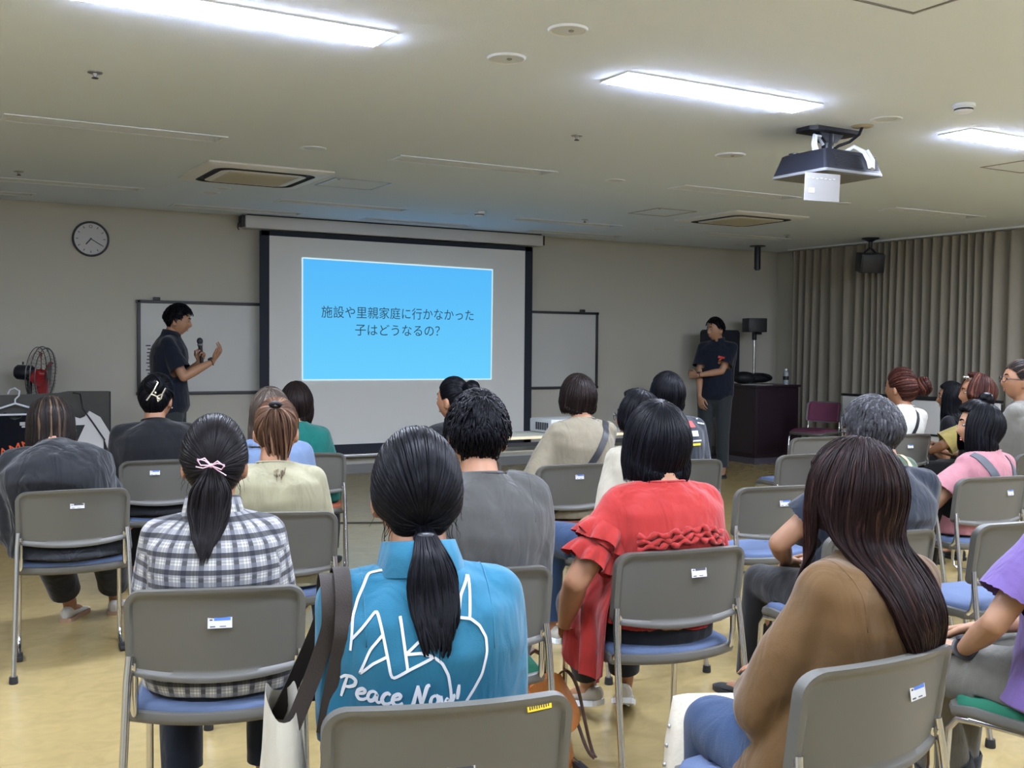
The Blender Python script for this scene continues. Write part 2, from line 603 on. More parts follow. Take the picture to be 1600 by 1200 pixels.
def hatch(x0, x1, y0, y1, label):
    r = empty('ceiling_hatch', ((x0 + x1) / 2, (y0 + y1) / 2, H))
    sx, sy = x1 - x0, y1 - y0
    mb = MB()
    for (cx, cy_, a, b_) in ((0, -sy / 2, sx + .012, .012), (0, sy / 2, sx + .012, .012), (-sx / 2, 0, .012, sy), (sx / 2, 0, .012, sy)):
        mb.box((cx, cy_, -.002), (a, b_, .005))
    mb.build('frame', M['steel'], r, 0)
    MB().box((0, 0, -.0005), (sx - .02, sy - .02, .002)).build('panel', M['ceiling'], r, 0)
    MB().lathe([(.012, 0), (.012, -.003), (.0001, -.003)], (-sx / 2 + .05, -sy / 2 + .05, 0), 12).build('latch', M['ink'], r)
    return tag(r, label, 'hatch')


hatch(2.98, 3.46, 7.97, 8.42, 'square ceiling hatch with blue lit edges beside the air conditioner')
hatch(6.19, 6.64, 8.02, 8.49, 'square ceiling hatch left of the far air conditioner')
hatch(2.97, 3.42, 2.40, 2.85, 'square ceiling hatch cut by the top edge of the photo')
hatch(6.71, 7.16, 4.52, 4.97, 'square ceiling hatch under the rightmost glowing light')


def aircon(cx, cy_, label):
    r = empty('ceiling_air_conditioner', (cx, cy_, H))
    S = 0.475
    mb = MB()
    # panel with a shallow skirt
    def ring(s, z, rc, n=8):
        p = []
        for q in range(4):
            a0 = q * PI / 2
            ox, oy = (s - rc) * (1 if q in (0, 3) else -1), (s - rc) * (1 if q in (0, 1) else -1)
            for k in range(n + 1):
                a = a0 + (PI / 2) * k / n
                p.append((ox + rc * math.cos(a), oy + rc * math.sin(a), z))
        return p
    G = [ring(S, 0, .015), ring(S, -.012, .015), ring(S - .02, -.022, .03), ring(.385, -.030, .12)]
    mb.grid(np.array(G), wrap=True)
    mb.build('panel', M['ac'], r, 30)
    mb = MB()
    mb.grid(np.array([ring(.385, -.030, .12), ring(.375, -.012, .115), ring(.335, -.012, .10), ring(.325, -.033, .095)]), wrap=True)
    mb.build('air_slot', M['slot'], r, 30)
    mb = MB()
    G = [ring(.325, -.033, .095), ring(.30, -.036, .05), ring(.265, -.036, .01)]
    mb.grid(np.array(G), wrap=True)
    mb.build('inner_ring', M['ac'], r, 30)
    mb = MB()
    mb.box((0, 0, -.034), (.53, .53, .008))
    for i in range(18):
        mb.box((0, -.24 + i * .0282, -.0385), (.50, .012, .003))
    mb.build('grille', M['acgrille'], r, 0)
    return tag(r, label, 'air conditioner')


M['ac'] = mat('aircon_ivory', rgb(222, 224, 226), .5)
M['acgrille'] = mat('aircon_grille', rgb(190, 186, 172), .6)
M['slot'] = mat('aircon_slot', rgb(34, 34, 44), .6)
aircon(2.40, 8.16, 'square cassette air conditioner in the ceiling, above left of the screen')
aircon(7.36, 8.20, 'square cassette air conditioner in the ceiling beyond the projector')
# ------------------------------------------------------------------ screen on the front wall
YS = 10.70
scr = empty('projection_screen', (4.81, YS, 0.20))
tag(scr, 'large white pull-down projection screen with black borders, showing a blue slide', 'screen')


def inscr(mb, name, m, smooth=0):
    o = mb.build(name, m, None, smooth)
    o.parent = scr
    o.matrix_parent_inverse = Matrix.Translation(scr.location).inverted()
    return o


M['fabric'] = mat('screen_cloth', rgb(216, 217, 214), 0.75, 0, 0.2)
M['border'] = mat('screen_border', rgb(16, 24, 40), 0.7)
M['case'] = mat('screen_case', rgb(196, 196, 196), 0.45)
inscr(MB().box((4.81, YS, 1.40), (3.225, 0.006, 2.30)), 'screen_cloth', M['fabric'])
mb = MB()
mb.box((3.245, YS - 0.005, 1.385), (0.10, 0.006, 2.32))
mb.box((6.375, YS - 0.005, 1.385), (0.10, 0.006, 2.32))
mb.box((4.81, YS - 0.005, 2.525), (3.20, 0.006, 0.05))
mb.box((4.81, YS - 0.005, 0.285), (3.20, 0.006, 0.10))
inscr(mb, 'black_border', M['border'])
inscr(MB().box((4.81, YS - 0.005, 0.212), (3.24, 0.04, 0.032), bev=0.008), 'bottom_bar', M['steel'], 30)
cs = inscr(MB().box((4.79, YS + 0.015, 2.625), (3.50, 0.13, 0.125), bev=0.008), 'screen_case', M['case'], 30)
mb = MB()
for x in (3.02, 6.56):
    mb.box((x, YS + 0.03, 2.63), (0.03, 0.12, 0.11), bev=0.004)
mb.box((4.79, YS - 0.02, 2.693), (3.46, 0.06, 0.012))
o = inscr(mb, 'end_bracket', M['black'], 30)
inscr(MB().tube([(3.00, YS, 2.62), (2.975, YS - .01, 2.60), (2.97, YS - .01, 2.56), (2.985, YS, 2.54)], 0.006, 8), 'cable', M['black'], 60)
# the projected slide: light on the cloth
ms = bpy.data.materials.new('slide_light')
ms.use_nodes = True
nt = ms.node_tree
b = nt.nodes['Principled BSDF']
b.inputs['Base Color'].default_value = (0.02, 0.02, 0.02, 1); b.inputs['Specular IOR Level'].default_value = 0
tc = nt.nodes.new('ShaderNodeTexCoord'); sp = nt.nodes.new('ShaderNodeSeparateXYZ')
nt.links.new(tc.outputs['Generated'], sp.inputs[0])
rp = nt.nodes.new('ShaderNodeValToRGB')
rp.color_ramp.elements[0].color = rgb(104, 206, 253); rp.color_ramp.elements[1].color = rgb(84, 184, 250)
nt.links.new(sp.outputs[2], rp.inputs[0]); nt.links.new(rp.outputs[0], b.inputs['Emission Color'])
b.inputs['Emission Strength'].default_value = 1.0
SL = [(3.647, 1.025), (5.885, 1.015), (5.892, 2.262), (3.645, 2.290)]
mb = MB()
mb.prism([(x, YS - 0.0045, z) for x, z in SL], (0, -0.002, 0))
slide = inscr(mb, 'slide', ms)
mb = MB()
for i in range(4):
    (xa, za), (xb, zb) = SL[i], SL[(i + 1) % 4]
    mb.tube([(xa, YS - 0.0065, za), (xb, YS - 0.0065, zb)], 0.0075, 4)
inscr(mb, 'slide_edge', emis('slide_edge_light', rgb(205, 236, 246), 1.0))
M['slidetext'] = emis('slide_text_ink', rgb(60, 100, 122), 0.50)


def text_obj(name, body, size, loc, rot, m, parent=None, extrude=0.0, align='CENTER', sx=1.0, shear=0.0, offset=0.0):
    cu = bpy.data.curves.new(name, 'FONT')
    cu.body = body; cu.size = size; cu.align_x = align; cu.align_y = 'CENTER'
    cu.extrude = extrude; cu.shear = shear; cu.offset = offset
    cu.materials.append(m)
    tmp = bpy.data.objects.new(name, cu)
    COL.objects.link(tmp)
    dg = bpy.context.evaluated_depsgraph_get()
    me = bpy.data.meshes.new_from_object(tmp.evaluated_get(dg), depsgraph=dg)
    bpy.data.objects.remove(tmp); bpy.data.curves.remove(cu)
    me.name = name
    o = bpy.data.objects.new(name, me)
    COL.objects.link(o)
    o.location = loc; o.rotation_euler = rot; o.scale = (sx, 1, 1)
    if parent is not None:
        o.parent = parent
        o.matrix_parent_inverse = parent.matrix_world.inverted()
    return o


bpy.context.view_layer.update()
for body, x, z, wd in (('施設や里親家庭に行かなかった', 4.755, 1.728, 1.80), ('子はどうなるの？', 4.76, 1.545, 1.00)):
    t = text_obj('slide_text', body, 0.135, (x, YS - 0.0085, z), (PI / 2, 0, 0), M['slidetext'])
    bpy.context.view_layer.update()
    t.scale = (wd / max(0.1, t.dimensions.x), 1, 1)
    t.parent = slide
    t.matrix_parent_inverse = (scr.matrix_world @ slide.matrix_parent_inverse).inverted()

# whiteboards
M['board'] = mat('whiteboard_enamel', rgb(186, 187, 183), 0.4)
M['frame'] = mat('dark_board_frame', rgb(40, 42, 46), 0.45)


def whiteboard(x0, x1, label, clipx):
    r = empty('whiteboard', ((x0 + x1) / 2, Y1, 0.90))
    wd = x1 - x0
    MB().box((0, -0.012, 0.45), (wd, 0.02, 0.90)).build('writing_surface', M['board'], r, 0)
    mb = MB()
    for (cx, cz, sx, sz) in ((0, 0.0, wd + .05, .03), (0, .90, wd + .05, .03), (-wd / 2, .45, .032, .93), (wd / 2, .45, .032, .93)):
        mb.box((cx, -0.018, cz), (sx, .034, sz), bev=0.004)
    mb.build('frame', M['frame'], r, 30)
    MB().box((clipx - (x0 + x1) / 2, -0.02, .928), (.065, .03, .035), bev=.006).build('magnet_hook', M['black'], r, 30)
    return tag(r, label, 'whiteboard')


whiteboard(2.04, 4.2, 'dark framed whiteboard behind the presenter with the microphone', 2.21)
whiteboard(5.4, 7.43, 'dark framed whiteboard to the right of the projection screen', 7.22)
mb = MB()
mb.box((0, 0, 0), (0.095, 0.002, 0.44))
pp = mb.build('paper_sheet', M['paper'])
pp.location = (2.135, Y1 - 0.026, 1.20)
mb = MB()
for i in range(11):
    mb.box((0.004 * ((i * 7) % 5 - 2), -0.0016, -0.17 + i * .034), (0.035 + 0.006 * ((i * 5) % 4), 0.0012, 0.012))
mb.build('handwriting', M['ink'], pp, 0)
tag(pp, 'tall narrow sheet of handwritten paper on the left whiteboard', 'paper')

# wall clock, about twenty past seven
ck = empty('wall_clock', (1.605, Y1, 2.38))
tag(ck, 'round black rimmed wall clock with a white face', 'clock')
rx = Matrix.Rotation(PI / 2, 4, 'X')
MB().lathe([(.150, 0.0), (.165, 0.0), (.168, .02), (.160, .034), (.150, .034), (.148, .02)], n=48, M=rx).build('rim', M['black'], ck)
MB().lathe([(0.0001, .02), (.150, .02), (.150, 0), (.0001, 0)], n=48, M=rx).build('dial', M['paper'], ck)
mb = MB()
for k in range(12):
    a = k * PI / 6
    if k == 0:
        mb.tube([(0.014 * math.cos(t), -.0215, .118 + .014 * math.sin(t)) for t in np.linspace(0, 2 * PI, 13)], .002, 4)
    else:
        c = Vector((math.sin(a) * .122, -.0215, math.cos(a) * .122))
        mb.box((0, 0, 0), (.006, .002, .022), M=Matrix.Translation(c) @ Matrix.Rotation(a, 4, 'Y'))
mb.build('hour_marks', M['ink'], ck, 0)
for nm, a, l, wd in (('hour_hand', math.radians(220), .078, .011), ('minute_hand', math.radians(121), .12, .007)):
    MB().box((0, 0, l / 2 - .01), (wd, .003, l), M=Matrix.Translation((0, -.024 - (.003 if nm[0] == 'm' else 0), 0)) @ Matrix.Rotation(a, 4, 'Y')).build(nm, M['black'], ck, 0)

# ------------------------------------------------------------------ projector under the ceiling
pj = empty('ceiling_projector', (4.83, 4.63, H))
tag(pj, 'dark video projector hanging from the ceiling on a black mount', 'projector')
MB().prism([(-.17, -.09, 0), (.17, -.09, 0), (.20, -.05, 0), (.20, .05, 0), (.17, .09, 0), (-.17, .09, 0), (-.20, .05, 0), (-.20, -.05, 0)], (0, 0, -.022)).build('mount_plate', M['navyblack'], pj, 30)
mb = MB()
mb.tube([(0, 0, -.02), (0, 0, -.17)], (.036, .036), 12)
mb.prism([(-.10, -.03, -.022), (.10, -.03, -.022), (.045, -.03, -.075), (-.045, -.03, -.075)], (0, .06, 0))
mb.build('drop_post', M['navyblack'], pj, 30)
mb = MB()
mb.box((0, 0, -.155), (.26, .24, .012), bev=.003)
for sx in (-1, 1):
    for sy in (-1, 1):
        mb.box((sx * .12, sy * .11, -.150), (.025, .025, .02), bev=.003)
mb.build('cradle', M['navyblack'], pj, 30)
# body: a wedge, wider below than above
mb = MB()
G = []
for (z, sx, sy, r) in ((-.146, .19, .165, .02), (-.154, .203, .18, .022), (-.262, .235, .215, .022), (-.268, .238, .218, .022)):
    p = []
    for q in range(4):
        ox, oy = (sx - r) * (1 if q in (0, 3) else -1), (sy - r) * (1 if q in (0, 1) else -1)
        for k in range(7):
            a = q * PI / 2 + PI / 2 * k / 6
            p.append((ox + r * math.cos(a), oy + r * math.sin(a), z))
    G.append(p)
mb.grid(np.array(G), wrap=True)
mb.add(G[0], [tuple(range(27, -1, -1))])
mb.build('body', M['navyblack'], pj, 35)
mb = MB()
G2 = [[(x * k, y * k, z) for (x, y, z_) in G[3]] for (k, z) in ((1.0, -.268), (1.008, -.272), (1.0, -.284), (.90, -.290))]
mb.grid(np.array(G2), wrap=True)
mb.add(G2[3], [tuple(range(28))])
mb.build('base_shell', mat('projector_grey', rgb(112, 114, 118), .4), pj, 35)
mb = MB()
for i in range(9):
    z = -.172 - i * .0095
    y = -.181 - ((-.154 - z) / .108) * .035
    mb.box((-.035, y - .0, z), (.22, .006, .0032))
    mb.box((.155, y - .0, z), (.10, .006, .0032))
mb.build('louvre', M['slot'], pj, 0)
mb = MB()
for i in range(5):
    mb.box((-.10 + i * .045, .05 + .02 * (i % 2), -.155), (.03, .05, .02), bev=.004)
mb.lathe([(.04, 0), (.04, .03), (0.0001, .03)], (-.14, .12, -.165), 16)
mb.build('connector', M['navyblack'], pj, 30)
mb = MB()
mb.tube([(-.12, -.02, -.165), (-.15, -.03, -.10), (-.13, -.02, -.045), (-.07, 0, -.05), (-.04, 0, -.09)], .011, 8)
mb.tube([(-.13, -.06, -.165), (-.16, -.06, -.11), (-.145, -.05, -.055), (-.09, -.03, -.05)], .009, 8)
mb.build('white_cable', M['white'], pj, 60)
mb = MB()
mb.tube([(.02, -.10, -.15), (.06, -.15, -.115), (.09, -.20, -.15), (.10, -.225, -.20), (.105, -.235, -.245), (.12, -.236, -.25), (.125, -.23, -.20), (.11, -.20, -.14)], .014, 8)
mb.build('cable_bundle', M['white'], pj, 60)
MB().tube([(.0, -.02, -.13), (.06, -.03, -.09), (.10, -.08, -.07), (.09, -.16, -.04), (.07, -.20, -.005)], .009, 8).build('power_cord', M['navyblack'], pj, 60)
MB().lathe([(.055, 0), (.058, .03), (.042, .032), (.03, .01), (.0001, .012)], (.10, .215, -.215), 24, M=Matrix.Rotation(-PI / 2, 4, 'X')).build('lens', M['black'], pj)
pp = MB().box((0, 0, 0), (.275, .002, .155)).build('paper_sheet', mat('copy_paper', rgb(150, 150, 150), .8))
pp.location = (4.555, 4.40, 2.312); pp.rotation_euler = (math.radians(4), math.radians(-1.5), 0)
mb = MB()
for i in range(7):
    mb.box((-.11 + i * .033, -.0016, .050 - .002 * (i % 3)), (.018, .001, .004))
mb.box((-.085, -.0016, -.02), (.045, .001, .028))
mb.build('faint_print', mat('faint_print', rgb(200, 203, 212), .7), pp, 0)
tag(pp, 'white sheet of paper hanging under the projector', 'paper')

# black pole and black speaker on the ceiling
pl = empty('ceiling_pole', (9.53, 10.29, H))
MB().lathe([(.10, 0), (.10, -.012), (.04, -.014), (.04, -.30), (.0001, -.30)], n=20).build('pole', M['navyblack'], pl)
MB().lathe([(.028, -.30), (.028, -.312), (.0001, -.312)], n=16).build('end_cap', M['black'], pl)
tag(pl, 'short black pole hanging from the ceiling near the curtain corner', 'pole')
cs_ = empty('hanging_speaker', (9.93, 8.82, H))
MB().lathe([(.10, 0), (.10, -.012), (.05, -.03), (.022, -.05), (.022, -.12), (.0001, -.12)], n=20).build('ceiling_mount', M['navyblack'], cs_)
mb = MB()
for s in (-1, 1):
    mb.tube([(0, 0, -.11), (s * .09, 0, -.17), (s * .09, 0, -.24)], .012, 8)
mb.build('yoke', M['navyblack'], cs_)
Ms = Matrix.Translation((0, 0, -.29)) @ Matrix.Rotation(math.radians(-28), 4, 'Z') @ Matrix.Rotation(math.radians(12), 4, 'X')
MB().box((0, 0, 0), (.28, .20, .22), M=Ms, bev=.012).build('cabinet', M['navyblack'], cs_, 30)
MB().box((0, -.104, 0), (.255, .012, .195), M=Ms, bev=.006).build('grille', M['black'], cs_, 30)
tag(cs_, 'black loudspeaker hanging from the ceiling in front of the curtain', 'speaker')

# ------------------------------------------------------------------ curtain wall
NP = 27
ya, yb = 10.44, 6.2
ny = 520
ys = np.linspace(ya, yb, ny)
zs = np.concatenate([np.linspace(2.675, 2.52, 8), np.linspace(2.46, 0.06, 18)])
ph = np.cumsum(1 + 0.28 * np.sin(ys * 5.1) + 0.2 * np.sin(ys * 2.3 + 1)); ph = ph / ph[-1] * 2 * PI * 33
G = np.zeros((len(zs), ny, 3))
for i, z in enumerate(zs):
    top = max(0.0, min(1.0, (z - 2.50) / 0.17))
    low = 1 - (z / 2.7)
    s = np.sin(ph + 0.35 * low * np.sin(ys * 7))
    pinch = np.sign(s) * np.abs(s) ** (0.75 + 1.6 * top)
    G[i, :, 0] = 10.285 + (0.048 + 0.022 * low) * (pinch - 0.12 * np.sin(2 * ph)) + 0.012 * np.sin(ys * 9 + 2 * low)
    G[i, :, 1] = ys + 0.010 * low * np.sin(ys * 11)
    G[i, :, 2] = z
cm = fabric('curtain_cloth', rgb(198, 194, 190), 0.05, 0.9, 0.25, 0.06)
cu = MB().grid(G).build('pleated_curtain', cm, None, 180)
tag(cu, 'long taupe pleated curtain covering the right hand wall', 'curtain')
tr = MB().box((10.27, (ya + 5.2) / 2, 2.69), (.16, ya - 5.2, .018)).build('curtain_track', M['white'], None, 0)
tag(tr, 'pale curtain track along the ceiling above the pleated curtain', 'curtain track')
# rest of the same wall toward the camera is covered by a second curtain
ys2 = np.linspace(6.2, 1.5, 380); ph2 = np.linspace(0, 2 * PI * 34, 380)
G = np.zeros((6, 380, 3))
for i, z in enumerate(np.linspace(2.675, .06, 6)):
    G[i, :, 0] = 10.285 + .05 * np.sin(ph2); G[i, :, 1] = ys2; G[i, :, 2] = z
tag(MB().grid(G).build('pleated_curtain', cm, None, 180), 'taupe pleated curtain on the wall out of the frame at right', 'curtain')

# ------------------------------------------------------------------ lectern corner
lc = empty('lectern_desk', (9.26, 9.92, 0))
tag(lc, 'dark maroon cabinet lectern standing behind the man in the navy polo', 'lectern')
M['maroon'] = mat('maroon_laminate', rgb(38, 25, 34), .35, 0, .5, 0, 60, .12, 12)
MB().box((0, 0, .495), (.70, .62, .85), bev=.004).build('cabinet_body', M['maroon'], lc, 30)
MB().box((0, 0, .935), (.74, .66, .03), bev=.006).build('top_slab', M['maroon'], lc, 30)
MB().box((0, .0, .035), (.705, .625, .07)).build('plinth', mat('plinth_grey', rgb(74, 70, 80), .5), lc, 0)
mb = MB()
mb.box((-.352, 0, .50), (.004, .56, .76)); mb.box((0, -.312, .50), (.62, .004, .76))
mb.build('side_panel', M['maroon'], lc, 0)
bg = empty('shoulder_bag', (9.12, 9.90, .978))
mb = MB()
mb.ball((-.14, 0, .055), (.17, .13, .075), 18); mb.ball((.12, .02, .05), (.20, .13, .062), 18); mb.ball((0, 0, .045), (.2, .12, .06), 16)
mb.build('bag_body', mat('black_nylon', rgb(18, 19, 24), .6, 0, .4, .3, 40), bg, 180)
MB().tube([(-.26, -.05, .02), (-.10, -.13, .09), (.05, -.135, .10), (.22, -.10, .03)], (.016, .004), 8).build('strap', M['black'], bg, 60)
tag(bg, 'soft black bag lying on top of the lectern', 'bag')
pp = MB().box((0, 0, 0), (.22, .30, .004)).build('paper_stack', M['paper'], None, 0)
pp.location = (9.01, 9.70, .953); pp.rotation_euler = (0, 0, .3)
tag(pp, 'small white stack of papers on the front edge of the lectern', 'paper')
bt = empty('water_bottle', (9.53, 9.75, .95))
MB().lathe([(0.0001, .0), (.034, .0), (.035, .01), (.034, .10), (.033, .105), (.035, .12), (.031, .145), (.014, .17), (.0135, .178), (.0001, .178)], n=20).build('bottle_body', mat('clear_bottle', rgb(150, 158, 164), .12, 0, .8), bt)
MB().lathe([(.0355, .055), (.0358, .057), (.0358, .10), (.0355, .102)], n=20).build('wrapper', M['black'], bt)
MB().lathe([(.016, .172), (.016, .192), (.0001, .192)], n=16).build('cap', M['white'], bt)
tag(bt, 'clear drinks bottle standing at the right end of the lectern', 'bottle')

st = empty('speaker_stand', (9.62, 10.42, 0))
MB().tube([(0, 0, .25), (0, 0, 1.56)], .017, 12).build('pole', M['chrome'], st)
MB().lathe([(.03, .80), (.032, .81), (.032, .86), (.03, .87)], n=14).build('collar', M['black'], st)
for k in range(3):
    a = k * 2 * PI / 3 + .4
    MB().tube([(0, 0, .55), (.36 * math.cos(a), .36 * math.sin(a), .012)], .012, 8).build('leg', M['steel'], st)
mb = MB(); mb.tube([(0, 0, 1.50), (0, 0, 1.60)], .03, 12); mb.box((.03, -.03, 1.585), (.10, .05, .03), bev=.006)
mb.build('bracket', M['black'], st, 30)
tag(st, 'slim chrome stand carrying the small black speaker by the curtain corner', 'stand')
sk = empty('loudspeaker', (9.62, 10.42, 1.60), math.radians(-18))
MB().box((0, 0, .09), (.25, .22, .18), bev=.008).build('cabinet', M['navyblack'], sk, 30)
MB().box((0, -.113, .09), (.23, .01, .16), bev=.004).build('grille', M['black'], sk, 30)
tag(sk, 'small black loudspeaker on the chrome stand near the curtain corner', 'speaker')
dp = empty('display_panel', (9.07, 10.45, 0))
G = []
def rrect(wd, hh, r, y, cz):
    p = []
    for q in range(4):
        ox, oz = (wd / 2 - r) * (1 if q in (0, 3) else -1), (hh / 2 - r) * (1 if q in (0, 1) else -1)
        for k in range(7):
            a = q * PI / 2 + PI / 2 * k / 6
            p.append((ox + r * math.cos(a), y, cz + oz + r * math.sin(a)))
    return p
mb = MB(); mb.prism(rrect(.62, .585, .05, -.02, 1.33), (0, .04, 0)); mb.build('panel', mat('panel_black', rgb(22, 26, 36), .5), dp, 30)
MB().box((0, .03, .55), (.05, .03, 1.1)).build('post', M['black'], dp, 0)
MB().box((0, .03, .015), (.5, .36, .03), bev=.006).build('foot_plate', M['black'], dp, 30)
tag(dp, 'black panel with rounded corners standing behind the man in the navy polo', 'panel')

# folded flip-top tables along the curtain
M['ftop'] = mat('folded_table_top', rgb(206, 206, 204), .4)


def flip_table(x, y, label):
    r = empty('folded_table', (x, y, 0), 0)
    MB().box((0, 0, .62), (.03, 1.70, .44), bev=.004).build('table_top', M['ftop'], r, 30)
    mb = MB(); mb.box((0.005, 0, .855), (.05, 1.74, .03), bev=.005); mb.box((-.02, 0, .47), (.02, 1.70, .02))
    mb.build('edge_rail', M['black'], r, 30)
    for s in (-1, 1):
        mb = MB()
        mb.tube([(.08, s * .80, .82), (.08, s * .80, .09)], .022, 8)
        mb.box((.05, s * .80, .085), (.34, .05, .035), bev=.008)
        for q in (-.10, .20):
            mb.lathe([(.0001, -.015), (.032, -.015), (.032, .015), (.0001, .015)], (q, s * .80, .033), 14, M=Matrix.Rotation(PI / 2, 4, 'X'))
        mb.build('wheeled_leg', M['black'], r, 30)
    return tag(r, label, 'table')


flip_table(9.72, 8.14, 'folded white table with black rails parked before the curtain')
flip_table(9.98, 7.95, 'second folded white table, parked behind the other along the curtain')

# long table under the screen with a white machine
tb = empty('long_table', (4.75, 7.30, 0))
M['tabletop'] = mat('pale_table_top', rgb(192, 190, 176), .35)
MB().box((0, 0, .688), (1.80, .45, .024), bev=.004).build('table_top', M['tabletop'], tb, 30)
MB().box((0, -.2255, .688), (1.80, .006, .02)).build('edge_band', mat('cream_edge', rgb(222, 206, 168), .5), tb, 0)
MB().box((0, .02, .575), (1.56, .30, .014)).build('shelf', M['tabletop'], tb, 0)
for s in (-1, 1):
    for q in (-1, 1):
        MB().tube([(s * .78, q * .18, .67), (s * .80, q * .19, .0)], .014, 8).build('leg', M['black'], tb)
MB().box((0, -.20, .635), (1.60, .03, .03)).build('front_rail', M['black'], tb, 0)
tag(tb, 'long pale table below the right half of the projection screen', 'table')
pr = empty('white_machine', (4.63, 7.34, .70), math.radians(4))
MB().box((.06, 0, .058), (.40, .30, .11), bev=.012).build('case', mat('machine_white', rgb(196, 202, 204), .4), pr, 30)
mb = MB()
for i in range(6):
    mb.box((-.142, -.10 + .03 * i, .055), (.006, .018, .06))
mb.build('side_vent', M['ink'], pr, 0)
mb = MB()
for i in range(3):
    mb.box((.10 + .04 * i, -.151, .085), (.025, .004, .012))
mb.build('button', M['ink'], pr, 0)
tag(pr, 'low white machine standing on the long table', 'machine')

# ------------------------------------------------------------------ left corner: partition, fan, hung shirts
pt = empty('low_partition', (0.35, 10.02, 0))
M['feltd'] = fabric('dark_felt', rgb(128, 130, 138), .05, .9, .2)
mb = MB()
prof = [(-1.6, .0), (1.28, .0), (1.28, .965), (.95, .970), (.86, .955), (.60, .945), (-.2, .93), (-1.6, .925)]
mb.prism([(x, -.02, z) for x, z in prof], (0, .05, 0))
mb.build('panel', M['feltd'], pt, 20)
MB().box((1.285, .005, .48), (.012, .06, .965)).build('edge_trim', M['black'], pt, 0)
mb = MB(); mb.box((1.0, 0, .02), (.06, .5, .04)); mb.box((-1.3, 0, .02), (.06, .5, .04)); mb.build('foot', M['black'], pt, 0)
tag(pt, 'low dark grey partition standing before the wall at left', 'partition')

fan = empty('stand_fan', (1.02, 10.42, 0))
MB().lathe([(.0001, .03), (.20, .03), (.22, .015), (.22, 0), (.0001, 0)], n=28).build('base', M['black'], fan)
MB().tube([(0, 0, .02), (0, 0, 1.06)], .022, 12).build('pole', M['black'], fan)
fa = Matrix.Translation((.0, 0, 1.12)) @ Matrix.Rotation(math.radians(-27), 4, 'Z') @ Matrix.Rotation(math.radians(94), 4, 'Y')
# local z of fa = blowing direction
def T(mb_):
    for i, v in enumerate(mb_.v):
        mb_.v[i] = v @ np.array(fa.to_3x3()).T + np.array(fa.translation)
    return mb_
T(MB().lathe([(.0001, -.12), (.05, -.12), (.066, -.10), (.068, .02), (.05, .05), (.0001, .05)], n=22)).build('motor', M['navyblack'], fan)
T(MB().tube([(-.07, 0, -.06), (-.095, 0, -.06)], .008, 8)).build('swing_knob', M['black'], fan)
red = mat('red_fan_blade', rgb(168, 40, 44), .35)
for k in range(4):
    mb = MB()
    A = []
    for i in range(9):
        r_ = .04 + .17 * i / 8
        hw = .075 * math.sin(PI * (.22 + .70 * i / 8)) + .01
        row = []
        for j in range(7):
            u = (j / 6 - .5) * 2
            a = k * PI / 2 + .35 + u * hw / max(r_, .06) * .85
            row.append((r_ * math.cos(a), r_ * math.sin(a), .11 + u * .028))
        A.append(row)
    A = np.array(A)
    mb.grid(A); mb.grid(A + np.array([0, 0, .003]), flip=True)
    T(mb).build('blade', red, fan, 180)
T(MB().lathe([(.0001, .15), (.03, .145), (.04, .12), (.04, .05), (.0001, .05)], n=18)).build('hub', red, fan)
mb = MB()
for z, R_ in ((.06, .236), (.10, .245), (.14, .236)):
    mb.tube([(R_ * math.cos(t), R_ * math.sin(t), z) for t in np.linspace(0, 2 * PI, 37)], .0045, 5)
for k in range(44):
    a = k * 2 * PI / 44
    mb.tube([(.03 * math.cos(a), .03 * math.sin(a), .175), (.13 * math.cos(a), .13 * math.sin(a), .185), (.22 * math.cos(a), .22 * math.sin(a), .165), (.246 * math.cos(a), .246 * math.sin(a), .10)], .0013, 4)
    if k % 2 == 0:
        mb.tube([(.06 * math.cos(a), .06 * math.sin(a), .03), (.16 * math.cos(a), .16 * math.sin(a), .03), (.246 * math.cos(a), .246 * math.sin(a), .10)], .0013, 4)
mb.lathe([(.0001, .18), (.045, .18), (.05, .174), (.0001, .172)], n=20)
T(mb).build('guard', mat('fan_guard', rgb(96, 96, 100), .35, .5), fan)
tag(fan, 'stand fan with red blades behind the low dark partition', 'fan')


def hung_shirt(loc, width, length, m, label, hanger_mat=None, rz=0.0):
    r = empty('hanging_t_shirt', loc, rz)
    hw = width / 2
    out = [(0.075, 0), (hw * .75, -.055), (hw * 1.28, -.26), (hw * 1.02, -.33), (hw * .86, -.22), (hw * .88, -length), (-hw * .88, -length), (-hw * .86, -.22), (-hw * 1.02, -.33), (-hw * 1.28, -.26), (-hw * .75, -.055), (-.075, 0), (-.04, -.05), (0, -.065), (.04, -.05)]
    mb = MB()
    mb.prism([(x, -.018, z) for x, z in out], (0, .034, 0))
    o = mb.build('shirt_body', m, r, 20)
    return tag(r, label, 't-shirt')


